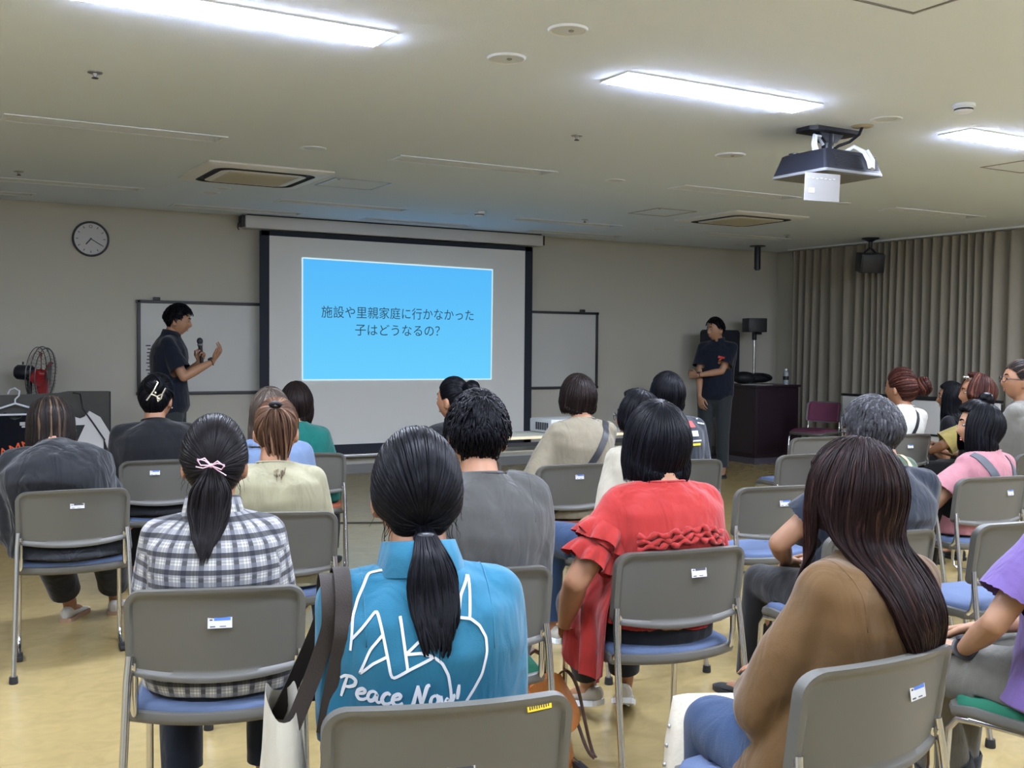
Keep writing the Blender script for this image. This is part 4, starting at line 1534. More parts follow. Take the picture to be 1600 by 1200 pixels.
    # eyes, brows, lips
    for s in (-1, 1):
        mb = MB()
        p = hc + R @ (np.array([s * .0315, HB - .0175, .007]) * hs)
        Mx = Matrix(R.tolist()).to_4x4()
        mb.ball(p, np.array([.0135, .009, .0055]) * hs, 14, 0, Mx)
        mb.ball(p + R @ np.array([0, .0055, 0]), np.array([.0052, .005, .0052]) * hs, 10, 1, Mx)
        mb.build('eye', [M['eyewhite'], M['iris']], body, 180)
    mb = MB()
    for s in (-1, 1):
        pts = []
        for k in range(6):
            u = k / 5
            D = nrm([s * (.17 + .50 * u), 1, .27 + .08 * math.sin(u * 2.6)])
            pts.append(hc + R @ (head_fn(D[None])[0] * hs) + R @ np.array([0, .0015, 0]))
        mb.tube(pts, [(.0015, .0028), (.0025, .0045), (.0025, .0045), (.002, .0038), (.0018, .003), (.001, .0015)], 6, ref=R @ np.array([0, 1.0, 0]), round_cap=True)
    mb.build('eyebrows', M[c['hairm']], body, 180)
    mb = MB()
    for z_, hh in ((-.0575, .0035), (-.0665, .0042)):
        pts = []
        for k in range(9):
            u = -1 + k / 4
            D = nrm([u * .24, 1, z_ / HCZ])
            q = head_fn(D[None])[0]; q[2] = z_ - .002 * u * u
            pts.append(hc + R @ (q * hs) + R @ np.array([0, .0008, 0]))
        mb.tube(pts, [(.001, .0008)] + [(.0025, hh * (1 - .5 * abs(-1 + k / 4))) for k in range(1, 8)] + [(.001, .0008)], 6, ref=R @ np.array([0, 1.0, 0]))
    mb.build('lips', M['lips'], body, 180)

    # --- shirt
    st = c['shirt']
    loose = st.get('loose', .012)
    mb = MB()
    pts, rad = [], []
    for t, a, b_ in tab:
        if t < st.get('hem', -.07):
            continue
        k = loose * (1.0 if t < .75 else (1 - (t - .75) / .25 * .7))
        aa = a * g + .008 + k
        if t < .7 and t > -.03:
            aa = max(aa, st.get('minw', .0) * g)
        pts.append(B(t) if t >= 0 else hip + np.array([0, 0, t * .8])); rad.append((aa, b_ * g + .008 + k * .8))
    if st.get('flare'):
        pts[0] = pts[0]; rad[0] = (rad[0][0] + st['flare'], rad[0][1] + st['flare'])
        rad[1] = (rad[1][0] + st['flare'] * .7, rad[1][1] + st['flare'] * .7)
    up = nrm(B(1.0) - B(.93))
    pts.append(nb + up * .035); rad.append((.066, .064))
    mb.tube(pts, rad, 28, ref=rt)
    cuts = [(nb + up * st.get('neck', .010), up, .080, .10)]
    sl = st.get('sleeve', .62)
    for s in (-1, 1):
        E_, W_, a = arms[s]
        mb.tube([nb + rt3 * s * .02 + np.array([0, 0, -.034]), nb + rt3 * s * sw * .55 + np.array([0, 0, -sdrop * .5 - .018]), SH[s]], [.060, .060, .060], 14, ref=(0, 0, 1), round_cap=True)
        sr = st.get('sleever', 0)
        if sl <= 1.0:
            e = SH[s] + (E_ - SH[s]) * sl
            d = nrm(E_ - SH[s])
            e2 = e + d * .03
            mb.tube([SH[s], (SH[s] + e) / 2, e, e2], [.060 * max(arm_r, 1), .060 * arm_r + sr * .5, .060 * arm_r + sr, .060 * arm_r + sr], 18, ref=(0, 1, 0))
            cuts.append((e, d, .060 * max(arm_r, 1) + sr + .016, .07))
        else:
            fr = sl - 1.0
            e = E_ + (W_ - E_) * fr; d = nrm(W_ - E_)
            mb.tube([SH[s], (SH[s] + E_) / 2, E_], [.060 * arm_r, .057 * arm_r + sr, .052 * arm_r + sr], 16, ref=(0, 1, 0), round_cap=True)
            mb.tube([E_, (E_ + e) / 2, e, e + d * .03], [.052 * arm_r + sr, .050 * arm_r + sr, .036 + sr * .4, .036 + sr * .4], 16, ref=(0, 1, 0))
            cuts.append((e, d, .060 + sr * .4, .07))
    V, F = remesh(mb, .0085 if near else .010, st.get('smooth', 6))
    # flatten the underside where the cloth rests on the seat
    if not stand:
        low = V[:, 2] < .485
        V[low, 2] = .485 + (V[low, 2] - .485) * .15
    N = vnormals(V, F)
    V = folds(V, N, st.get('fold', .0035), pid)
    if not stand:
        V = against_chair(V)

    def trunk(C):
        t = np.clip((C[:, 2] - hip[2]) / max(.05, nb[2] - hip[2]), 0, 1)
        ctr = ((1 - t) ** 2)[:, None] * hip + (2 * t * (1 - t))[:, None] * ctrl + (t * t)[:, None] * nb
        aa = np.interp(t, [x[0] for x in tab], [max(x[1] * g, st.get('minw', 0) * g if x[0] < .7 else 0) + loose + .014 for x in tab])
        bb = np.interp(t, [x[0] for x in tab], [x[2] * g + loose + .014 for x in tab])
        q = C - ctr
        return ((q @ rt) / aa) ** 2 + ((q @ fw) / bb) ** 2 < 1.0
    V, F = cut(V, F, cuts, trunk)
    V = lap(V, F, 2, .4)
    attrs = None
    if st.get('check'):
        ax = hip * .5 + nb * .5
        th = np.arctan2((V - ax) @ rt, -((V - ax) @ fw))
        cl = np.stack([th * .155, 0 * th, V[:, 2]], 1)
        for s in (-1, 1):
            E_, W_, a = arms[s]
            for p0, p1, off in ((SH[s], E_, 0), (E_, W_, .28)):
                d = nrm(p1 - p0)
                L_ = np.linalg.norm(p1 - p0)
                q = V - p0
                al = q @ d
                rad_ = np.linalg.norm(q - np.outer(al, d), axis=1)
                m_ = (rad_ < .078) & (al > .03) & (al < L_ + .04) & (np.abs((V - nb) @ rt) > sw * .85)
                b1 = nrm(np.cross(d, fw)); b2 = np.cross(d, b1)
                an_ = np.arctan2(q @ b1, q @ b2)
                cl[m_] = np.stack([an_ * .06, 0 * an_, al + off], 1)[m_]
        attrs = {'cloth': ('FLOAT_VECTOR', cl)}
    shirt = put(st.get('name', 't_shirt'), V, F, st['m'], body, attrs=attrs)
    bvh = BVHTree.FromPolygons([tuple(v) for v in V], [tuple(f) for f in F.tolist()])
    info = dict(body=body, shirt=shirt, bvh=bvh, nb=nb, SH=SH, arms=arms, rt=rt, fw=fw, hip=hip, hc=hc, R=R, up=up, kn=kn, an=an, B=B)
    if st.get('collar'):
        a2 = np.cross(up, rt); f2 = -a2 if np.dot(a2, fw) < 0 else a2
        Rg = []
        for (rr, h_) in ((.060, -.01), (.062, .028), (.0645, .050), (.069, .049), (.078, .016), (.086, -.016)):
            row = []
            for k in range(37):
                a_ = math.radians(78 + (360 - 24) * k / 36 + 24)
                gap = 1 if rr > .066 else 1
                row.append(nb + rt * rr * math.cos(a_) * 1.02 + f2 * rr * math.sin(a_) + up * (h_ - .010 * max(0, math.sin(a_))))
            Rg.append(row)
        G = np.array(Rg)
        nq = G.shape[0] * G.shape[1]
        Vc, Fc = MB().grid(G).data()
        cl_ = np.stack([np.tile(np.linspace(0, .40, G.shape[1]), G.shape[0]), np.zeros(nq), np.repeat(np.linspace(0, .10, G.shape[0]), G.shape[1])], 1)
        o = put('collar', Vc, Fc, st['m'], body, attrs={'cloth': ('FLOAT_VECTOR', cl_)} if st.get('check') else None)
    elif st.get('rib', True):
        ang = np.linspace(0, 2 * PI, 30)
        a2 = np.cross(up, rt)
        MB().tube([nb + up * (st.get('neck', .006) + .004 - .012 * max(0, math.sin(t) * (1 if np.dot(a2, fw) > 0 else -1))) + rt * math.cos(t) * .063 + a2 * math.sin(t) * .061 for t in ang], (.005, .009), 8, ref=up, cap=False).build('neckband', st.get('ribm', st['m']), body, 180)

    # --- trousers
    pt_ = c.get('pants')
    if pt_:
        mb = MB()
        k = pt_.get('loose', .010)
        mb.tube([hip + np.array([0, 0, -.045]), hip, hip + np.array([0, 0, .09]), hip + np.array([0, -.002, .15])], [(.158 * g, .110 * g), (.182 * g, .138 * g), (.186 * g, .138 * g), (.172 * g, .126 * g)], 20, ref=(1, 0, 0), round_cap=True)
        cuts = []
        ln = pt_.get('len', .93)
        for s in (-1, 1):
            mb.tube([hip + np.array([s * .075 * g, 0, .01]), hj[s], (hj[s] + kn[s]) / 2, kn[s]], [.092 * g + k * .6, .090 * g + k, .074 + k, .058 + k], 18, ref=(1, 0, 0), round_cap=True)
            e = kn[s] + (an[s] - kn[s]) * ln; d = nrm(an[s] - kn[s])
            mb.tube([kn[s], (kn[s] + e) / 2, e, e + d * .03], [.056 + k, .054 + k, pt_.get('hemr', .046) + k, pt_.get('hemr', .046) + k], 16, ref=(1, 0, 0), round_cap=False)
            cuts.append((e, d, pt_.get('hemr', .046) + k + .025, .07))
        V, F = remesh(mb, .010, 4)
        if not stand:
            low = (V[:, 2] < .468) & (V[:, 2] > .28) & (V[:, 1] < .14)
            V[low, 2] = .468 + (V[low, 2] - .468) * .1
        V = folds(V, vnormals(V, F), pt_.get('fold', .0025), pid + 50, 1.3)
        V, F = cut(V, F, cuts)
        if not stand:
            V = against_chair(V)
        put('trousers', V, F, pt_['m'], body)
        if pt_.get('cuff'):
            for s in (-1, 1):
                e = kn[s] + (an[s] - kn[s]) * ln; d = nrm(an[s] - kn[s])
                r_ = pt_.get('hemr', .046) + k
                MB().tube([e - d * .045, e - d * .04, e + d * .002, e + d * .004], [r_ + .002, r_ + .007, r_ + .008, r_], 18, ref=(1, 0, 0), cap=False).build('trouser_cuff', pt_['cuff'], body, 60)

    # --- shoes
    sh = c.get('shoes')
    if sh:
        for s in (-1, 1):
            t = toe[s]; sd = np.cross(t, (0, 0, 1.0))
            base = np.array([an[s][0], an[s][1], 0.0])
            rise = c.get('legL' if s < 0 else 'legR', {}).get('heel', 0.0)
            prof = [(-.068, .012, .03, .062), (-.062, .026, .05, .075), (-.03, .033, .052, .080), (.02, .034, .048, .066), (.07, .040, .040, .050), (.12, .044, .032, .040), (.165, .040, .026, .032), (.195, .026, .020, .024), (.203, .010, .014, .016)]
            kS = sh.get('size', .95)
            def ringset(z0, z1, grow):
                Rr = []
                for (y, hw, _, top) in prof:
                    row = []
                    for k in range(14):
                        a_ = 2 * PI * k / 14
                        zz = (z0 + (top * z1 - z0) * (.5 + .5 * math.sin(a_)))
                        xx = math.copysign(abs(math.cos(a_)) ** .7, math.cos(a_)) * (hw + grow) * (1 - .22 * max(0, math.sin(a_)))
                        lift = rise * max(0, (.20 - y) / .20)
                        row.append(base + (t * y + sd * xx) * kS + np.array([0, 0, zz * kS + lift]))
                    Rr.append(row)
                return np.array(Rr)
            mb = MB()
            G = ringset(.014, 1.0, 0); mb.grid(G, wrap=True)
            mb.add(G[0], [tuple(range(14))]); mb.add(G[-1], [tuple(range(13, -1, -1))])
            o = mb.build('shoe', sh['m'], body, 60)
            mb = MB()
            Rr = []
            for (y, hw, _, top) in prof:
                lift = rise * max(0, (.20 - y) / .20)
                Rr.append([base + (t * y * 1.02 + sd * x_ * (hw + .004)) * kS + np.array([0, 0, z_ * kS + lift]) for x_, z_ in ((-1, 0), (-1.02, .012), (-1, .022), (1, .022), (1.02, .012), (1, 0))])
            G = np.array(Rr); mb.grid(G, wrap=True); mb.add(G[0], [tuple(range(6))]); mb.add(G[-1], [tuple(range(5, -1, -1))])
            mb.build('sole', sh.get('sole', M['rubber'] if sh['m'] is M['shoeblack'] else M['white']), o, 40)
            if sh.get('lace', True):
                mb = MB()
                for q in range(4):
                    y = .035 + .02 * q
                    zt = .066 - (y - .02) * .34
                    mb.tube([base + (t * y + sd * x_) * kS + np.array([0, 0, (zt + z_) * kS]) for x_, z_ in ((-.022, -.008), (0, .004), (.022, -.008))], .003, 5)
                mb.build('laces', sh.get('lacem', M['black'] if sh['m'] is M['shoeblack'] else M['white']), o, 60)
    # --- hair
    make_hair(pid, c, info)
    return info


# ------------------------------------------------------------------ hair
def locks(mb_attr, P, Wd, Nn, flat=.42, val=None):
    """P (n,k,3) polylines, Wd (n,k) half widths, Nn (n,k,3) outward normals -> flattened strands"""
    n, k, _ = P.shape
    T = np.gradient(P, axis=1)
    T /= np.linalg.norm(T, axis=2, keepdims=True) + 1e-12
    S = np.cross(T, Nn); S /= np.linalg.norm(S, axis=2, keepdims=True) + 1e-12
    U = np.cross(S, T)
    m = 6
    ang = np.linspace(0, 2 * PI, m, endpoint=False)
    ring = P[:, :, None, :] + (np.cos(ang)[None, None, :, None] * S[:, :, None, :] + flat * np.sin(ang)[None, None, :, None] * U[:, :, None, :]) * Wd[:, :, None, None]
    V = ring.reshape(-1, 3)
    i, j, q = np.meshgrid(np.arange(n), np.arange(k - 1), np.arange(m), indexing='ij')
    q2 = (q + 1) % m
    base = i * k * m
    F = np.stack([base + j * m + q, base + j * m + q2, base + (j + 1) * m + q2, base + (j + 1) * m + q], -1).reshape(-1, 4)
    if val is None:
        val = rng.random(n)
    A = np.repeat(val, k * m)
    mb_attr.append((V, F, A))


def build_hair(parts, m, body, name='hair'):
    Vs, Fs, As = [], [], []
    k = 0
    for V, F, A in parts:
        Vs.append(V); Fs.append(F + k); As.append(A); k += len(V)
    V = np.vstack(Vs); F = np.vstack(Fs); A = np.concatenate(As)
    return put(name, V, F, m, body, attrs={'lock': ('FLOAT', A)})


def slerp(a, b_, t):
    """a (n,3), b (3,) or (n,3), t (k,) -> (n,k,3)"""
    b_ = np.broadcast_to(b_, a.shape)
    d = np.clip((a * b_).sum(1), -1, 1)
    w_ = np.arccos(d)[:, None, None] + 1e-6
    t = t[None, :, None]
    return (np.sin((1 - t) * w_) * a[:, None, :] + np.sin(t * w_) * b_[:, None, :]) / np.sin(w_)


def hairline(phi):
    """elevation (deg) of the hairline at azimuth phi (deg, 0 = face front, 180 = nape)"""
    return np.interp(np.abs(phi), [0, 35, 58, 75, 92, 112, 135, 160, 180], [38, 36, 26, 4, 6, -16, -38, -46, -48])


def direl(phi, el):
    p = np.radians(phi); e = np.radians(el)
    return np.stack([np.sin(p) * np.cos(e), np.cos(p) * np.cos(e), np.sin(e)], -1)


def make_hair(pid, c, info):
    r = np.random.default_rng(100 + pid)
    hs = c.get('hs', 1.0)
    R, hc, bvh, body = info['R'], info['hc'], info['bvh'], info['body']
    style = c.get('hair', 'bob')
    m = M[c['hairm']]
    th = c.get('hthick', .012)
    near = c.get('near', False)
    parts = []

    def surf(D, off):
        sh = D.shape
        P = head_fn(D.reshape(-1, 3), False).reshape(sh)
        return (P + D * np.asarray(off)[..., None]) * hs

    def world(P):
        return P @ R.T + hc

    def push(P, gap=.012):
        """keep strands outside the shirt"""
        sh = P.shape
        Q = P.reshape(-1, 3).copy()
        nb_, fw_ = info['nb'], info['fw']
        vf = Vector(fw_)
        for i, p in enumerate(Q):
            if p[2] > nb_[2] + (.03 if style == 'long' else -.012):
                continue
            if np.dot(p - nb_, fw_) < .03:
                hit, nn, idx, dist = bvh.ray_cast(Vector(p) - vf * .5, vf, .9)
                if hit is not None:
                    over = .5 - dist + gap
                    if 0 < over < (.15 if style == 'long' else .11):
                        Q[i] = p - fw_ * over
            else:
                loc, nn, idx, dist = bvh.find_nearest(Vector(p), .10)
                if loc is not None and (Vector(p) - loc).dot(nn) < gap:
                    Q[i] = np.array(loc + nn * gap)
        return Q.reshape(sh)

    if style in ('tied', 'bun', 'updo'):
        tie = nrm(c.get('tie', (0, -1, -.1)))
        nl = c.get('nlock', 420 if near else 200)
        phi = np.linspace(-180, 180, nl, endpoint=False) + r.uniform(-1, 1, nl)
        keep = np.ones(nl, bool)
        D0 = direl(phi, hairline(phi) + r.uniform(-1, 2, nl))
        t = np.linspace(0, 1, 13)
        # smooth cap under the strands
        pc_ = np.linspace(-180, 180, 61)
        Dc = slerp(direl(pc_, hairline(pc_)), tie, np.linspace(0, 1, 16))
        Dc /= np.linalg.norm(Dc, axis=2, keepdims=True)
        tt = np.linspace(0, 1, 16)[None, :]
        Pc = world(surf(Dc, (.003 + th * np.sin(np.pi * np.clip(tt * .85 + .05, 0, 1)) + 0 * Dc[..., 0])))
        mbc = MB().grid(Pc)
        Vc, Fc = mbc.data()
        parts.append((Vc, np.array(Fc), np.full(len(Vc), .35)))
        for layer in range(3):
            D = slerp(D0, tie, t)
            D /= np.linalg.norm(D, axis=2, keepdims=True)
            j = r.normal(0, .018, (nl, 1)) * np.sin(np.pi * t)[None, :]
            side = np.cross(D, tie)
            D = D + side * j[..., None]; D /= np.linalg.norm(D, axis=2, keepdims=True)
            off = .003 + (th + r.uniform(-.001, .0035, (nl, 1))) * np.sin(np.pi * np.clip(t * .85 + .05, 0, 1))[None, :]
            P = world(surf(D, off))
            wd = (.0034 if near else .006) * (0.55 + .6 * np.sin(np.pi * np.clip(t, .08, .9)))[None, :] * r.uniform(.5, 1.1, (nl, 1))
            locks(parts, P, wd, D @ R.T, .40)
            D0 = direl(phi + r.uniform(-2, 2, nl), hairline(phi) + r.uniform(0, 14, nl))
        tp = world(surf(tie[None], np.array([th * .6])))[0]
        out = R @ tie
        if style == 'tied':
            L = c.get('tail', .30)
            nt_ = c.get('ntail', 420 if near else 130)
            k = 16
            u = np.linspace(0, 1, k)
            ph = r.uniform(0, 2 * PI, nt_); rr = np.sqrt(r.random(nt_))
            ln = L * r.uniform(.72, 1.0, nt_) * (1 - .10 * rr)
            wid = c.get('tailw', .042)
            ax = nrm(np.cross(out, (0, 0, 1))); 
            bx = nrm(np.cross(ax, (0, 0, 1)))
            P = np.zeros((nt_, k, 3))
            lift = c.get('taillift', .022)
            swing = np.array(c.get('swing', (0, 0)), float)
            for i in range(k):
                prof = np.interp(u[i], [0, .06, .35, .7, 1.0], [.30, .42, 1.0, .9, c.get('tailend', .35)])
                cen = tp + out * lift * math.sin(min(1, u[i] * 4) * PI / 2) 
                P[:, i] = cen + np.outer(np.cos(ph) * rr * wid * prof, ax) + np.outer(np.sin(ph) * rr * wid * .62 * prof, bx)
                P[:, i, 2] -= ln * (u[i] ** 1.05)
                P[:, i] += info['rt'] * swing[0] * u[i] ** 1.5 + info['fw'] * swing[1] * u[i] ** 1.5
                P[:, i] += np.outer(np.sin(ph * 3 + u[i] * 5) * .006 * u[i], ax)
            P = push(P, .010)
            if c['shirt'].get('collar'):      # hair falls outside the turned-down collar
                nb_ = info['nb']
                dz = P[..., 2] - nb_[2]
                q_ = P[..., :2] - nb_[:2]
                dist = np.linalg.norm(q_, axis=-1) + 1e-9
                lim = np.interp(dz, [-.06, -.035, .045, .075], [0, .098, .082, 0]) + (rr * .022)[:, None]
                lat = q_ @ info['rt'][:2]
                need = np.sqrt(np.clip(lim ** 2 - lat ** 2, 0, None))
                back = -(q_ @ info['fw'][:2])
                mv = np.where((dist < lim) & (dz > -.06) & (dz < .075), np.clip(need - back, 0, None), 0)
                P[..., :2] -= info['fw'][:2] * mv[..., None]
            for _ in range(3):
                P[:, 1:-1] = .5 * P[:, 1:-1] + .25 * (P[:, :-2] + P[:, 2:])
            wd = (.0034 if near else .0055) * np.interp(u, [0, .1, .5, .85, 1], [.7, .8, 1.1, .8, .12])[None, :] * r.uniform(.6, 1.3, (nt_, 1))
            nn = np.stack([np.cos(ph)[:, None] * ax[0] + np.sin(ph)[:, None] * bx[0], np.cos(ph)[:, None] * ax[1] + np.sin(ph)[:, None] * bx[1], 0.2 + 0 * ph[:, None]], -1)
            nn = np.repeat(nn, k, axis=1)
            locks(parts, P, wd, nn, .55, np.clip(r.normal(.5, .28, nt_), 0, 1))
            if c.get('tiem'):
                q = tp + out * lift * .9 - np.array([0, 0, .012])
                nq = nrm(out * .55 - np.array([0, 0, 1.0])); bq = np.cross(nq, ax)
                ring = [q + ax * math.cos(a) * wid * .30 + bq * math.sin(a) * wid * .24 for a in np.linspace(0, 2 * PI, 21)]
                MB().tube(ring, (.008, .008), 10, ref=nq).build('hair_tie', M[c['tiem']], body, 60)
        else:
            br = c.get('bunr', .042)
            q = tp + out * br * .55
            ax = nrm(np.cross(out, (0.1, 0, 1))); bx = np.cross(out, ax)
            nb_ = 46
            k = 20
            P = np.zeros((nb_, k, 3)); NN = np.zeros_like(P)
            for i in range(nb_):
                p0 = r.uniform(0, 2 * PI); tilt = r.uniform(-.9, .9)
                for j_ in range(k):
                    a = p0 + j_ / k * 3.4
                    la_ = tilt * .9 + .25 * math.sin(a * 2)
                    d = (ax * math.cos(a) + bx * math.sin(a)) * math.cos(la_) + out * math.sin(la_)
                    P[i, j_] = q + d * br * r.uniform(.93, 1.04) * np.array([1, 1, 1]); NN[i, j_] = d
            for _ in range(2):
                P[:, 1:-1] = .5 * P[:, 1:-1] + .25 * (P[:, :-2] + P[:, 2:])
            locks(parts, P, np.full((nb_, k), .0075) * np.sin(np.linspace(.3, PI - .3, k))[None], NN, .5)
            bb = MB().grid((sphere_grid(18, 12) * br * .93) + q, wrap=True)
            Vq, Fq = bb.data()
            parts.append((Vq, np.array(Fq), np.full(len(Vq), .3)))
        # loose wisps at the nape
        if near:
            nw = 26
            phw = r.choice([-1, 1], nw) * r.uniform(95, 175, nw)
            D0 = direl(phw, hairline(phw))
            P = np.zeros((nw, 7, 3))
            p = world(surf(D0, np.full(nw, .004)))
            for i in range(7):
                P[:, i] = p + np.stack([r.normal(0, .002, nw), r.normal(0, .002, nw), np.full(nw, -.008 * i)], 1) + (D0 @ R.T) * .002 * i
            locks(parts, P, np.full((nw, 7), .0010) * np.linspace(1, .3, 7)[None], np.repeat((D0 @ R.T)[:, None], 7, 1), .8)

    elif style in ('bob', 'long'):
        pole = nrm(c.get('pole', (0, -.30, .95)))
        fx = nrm(np.array([0, 1.0, 0]) - pole[1] * pole); sx = np.cross(fx, pole)
        L = c.get('len', .12)          # how far below the head centre the ends hang
        nl = c.get('nlock', 900 if near else 360)
        k = 26 if style == 'long' else 18
        inward = c.get('inward', .0)

        def strands(phi, layer, cap=False):
            n = len(phi)
            pr = np.radians(phi)
            Q = np.cos(pr)[:, None] * fx + np.sin(pr)[:, None] * sx
            front = np.clip(1 - np.abs(phi) / 62.0, 0, 1)
            fringe = c.get('fringe', 66)
            smax = np.where(np.abs(phi) < 48, fringe, np.interp(np.abs(phi), [48, 75, 180], [92, 98, 112]))
            s0 = (0.0 if cap else r.uniform(0, 38, n)) if layer else np.zeros(n)
            P = np.zeros((n, k, 3)); NN = np.zeros((n, k, 3))
            kk = int(k * (.42 if style == 'long' else .60))
            for i in range(kk):
                s_ = np.radians(s0 + (smax - s0) * i / (kk - 1))
                D = np.cos(s_)[:, None] * pole + np.sin(s_)[:, None] * Q
                o_ = th * (.35 + .65 * np.sin(np.clip(s_ / np.radians(95), 0, 1) * PI / 2)) + layer * .0028
                P[:, i] = world(surf(D, o_)); NN[:, i] = D @ R.T
            endz = hc[2] - L * hs
            tip = P[:, kk - 1].copy()
            dirn = P[:, kk - 1] - P[:, kk - 2]
            horiz = NN[:, kk - 1] * np.array([1, 1, 0])
            ends = endz + (0 if cap else r.uniform(-.012, .012, n) * c.get('ragged', 1.0)) + c.get('vshape', 0) * (np.abs(phi) / 180 - 1) * -1 * 0
            hang = np.abs(phi) >= 48
            for i in range(kk, k):
                t = (i - kk + 1) / (k - kk)
                z = tip[:, 2] + (np.minimum(ends, tip[:, 2] - .01) - tip[:, 2]) * t
                xy = tip[:, :2] + horiz[:, :2] * (.010 * math.sin(min(1, 1.6 * t) * PI / 2) - inward * t * t)[..., None] if np.ndim(t) else tip[:, :2] + horiz[:, :2] * (.010 * math.sin(min(1, 1.6 * t) * PI / 2) - inward * t * t)
                P[:, i, :2] = xy; P[:, i, 2] = z
                NN[:, i] = horiz + np.array([0, 0, .05])
                # fringe strands simply end at the brow
                fz = tip + dirn * .0 + np.array([0, 0, -1]) * .012 * t
                P[~hang, i] = fz[~hang]
            sw_ = np.array(c.get('swing', (0, 0)), float)
            behind = np.abs(phi) > 80
            if style == 'long':
                for i in range(kk, k):
                    t = (i - kk + 1) / (k - kk)
                    ahead = hang & ~behind
                    P[ahead, i] += info['fw'] * .02 * t - info['rt'] * (np.sign(phi[ahead]) * .050 * t)[:, None]
                    P[behind, i] += info['rt'] * sw_[0] * t ** 2 + info['fw'] * sw_[1] * t ** 2
                    cx = hc[:2] + (info['rt'] * sw_[0] * t ** 2)[:2]
                    gather = c.get('gather', .25) * t ** 2.6
                    P[behind, i, :2] = P[behind, i, :2] * (1 - gather) + cx * gather
                # draw the falling hair behind the shoulders, then rest it on the back
                fw2, nb2 = info['fw'][:2], info['nb'][:2]
                for i in range(kk, k):
                    t = (i - kk + 1) / (k - kk)
                    e_ = min(1.0, t * 2.6); e_ = e_ * e_ * (3 - 2 * e_)
                    al = (P[:, i, :2] - hc[:2]) @ fw2
                    tgt_ = np.minimum(al, -.030 - .008 * layer)
                    P[behind, i, :2] += (fw2 * ((tgt_ - al) * e_)[:, None])[behind]
                P[hang, kk:] = push(P[hang, kk:], .010 + .004 * layer)
                for _ in range(4):
                    P[:, 1:-1] = .5 * P[:, 1:-1] + .25 * (P[:, :-2] + P[:, 2:])
            elif L > .12:
                P = push(P, .010)
            return P, NN

        pc_ = np.linspace(-180, 180, 73)
        P, NN = strands(pc_, 0, True)
        Vc, Fc = MB().grid(P[:, :int(k * .42) + 3] if style == 'long' else P).data()
        parts.append((Vc, np.array(Fc), np.full(len(Vc), .35)))
        for layer in (0.6, 1.3, 2.0):
            phi = np.linspace(-180, 180, nl // 3, endpoint=False) + r.uniform(-2, 2, nl // 3)
            P, NN = strands(phi, layer)
            P[:, 1:] += r.normal(0, .0012, P[:, 1:].shape)
            wav = c.get('wave', 0.0025)
            P += (np.sin(np.linspace(0, 6, k)[None, :] + r.uniform(0, 6.28, (len(phi), 1)))[..., None] * np.cross(NN, (0, 0, 1)) * wav)
            for _ in range(1):
                P[:, 1:-1] = .5 * P[:, 1:-1] + .25 * (P[:, :-2] + P[:, 2:])
            u = np.linspace(0, 1, k)
            wd = (.0034 if near else .006) * np.interp(u, [0, .12, .5, .88, 1], [.35, .8, 1.1, .8, .12])[None, :] * r.uniform(.5, 1.25, (len(phi), 1))
            val = np.clip(r.normal(.5, .28, len(phi)), 0, 1)
            locks(parts, P, wd, NN, .42, val)
        if c.get('highlight'):
            pass
    else:  # short cut
        whorl = nrm(c.get('pole', (.12, -.45, .88)))
        nl = c.get('nlock', 900 if near else 420)
        # cap
        pc_ = np.linspace(-180, 180, 61)
        Dc = slerp(direl(pc_, hairline(pc_)), whorl, np.linspace(0, 1, 14))
        Dc /= np.linalg.norm(Dc, axis=2, keepdims=True)
        edge = np.minimum(1, np.linspace(0, 1, 14) * 3.0)[None, :] * np.ones((61, 1))
        low = np.clip((Dc[..., 2] + .35) / .7, .18, 1)
        Pc = world(surf(Dc, .002 + th * .8 * edge * low))
        Vc, Fc = MB().grid(Pc).data()
        parts.append((Vc, np.array(Fc), np.full(len(Vc), .3)))
        phi = r.uniform(-180, 180, nl); f = r.random(nl) ** .8
        H0 = direl(phi, hairline(phi))
        D0 = np.stack([slerp(H0[i:i + 1], whorl, np.array([f[i]]))[0, 0] for i in range(nl)])
        D0 /= np.linalg.norm(D0, axis=1, keepdims=True)
        flow = -(whorl - (D0 @ whorl)[:, None] * D0)
        flow /= np.linalg.norm(flow, axis=1, keepdims=True) + 1e-9
        flow = flow + np.cross(D0, flow) * (.35 + r.normal(0, .45 * c.get('tousle', 1.0), nl))[:, None]
        flow /= np.linalg.norm(flow, axis=1, keepdims=True)
        lowf = np.clip((D0[:, 2] + .35) / .7, .15, 1)
        L = c.get('len', .045) * r.uniform(.6, 1.15, nl) * (.45 + .55 * lowf)
        k = 7
        P = np.zeros((nl, k, 3)); NN = np.zeros_like(P)
        for i in range(k):
            u = i / (k - 1)
            D = D0 + flow * (L * u / .1)[:, None]
            D /= np.linalg.norm(D, axis=1, keepdims=True)
            o_ = .002 + th * lowf * (.5 + .75 * math.sin(u * PI * .75)) + r.uniform(-.001, .002, nl)
            P[:, i] = world(surf(D, o_)); NN[:, i] = D @ R.T
        wd = (.0036 if near else .006) * np.interp(np.linspace(0, 1, k), [0, .3, .8, 1], [.6, 1, .7, .1])[None, :] * r.uniform(.6, 1.3, (nl, 1))
        locks(parts, P, wd, NN, .5, np.clip(r.normal(.5, .28, nl), 0, 1))
    build_hair(parts, m, body)
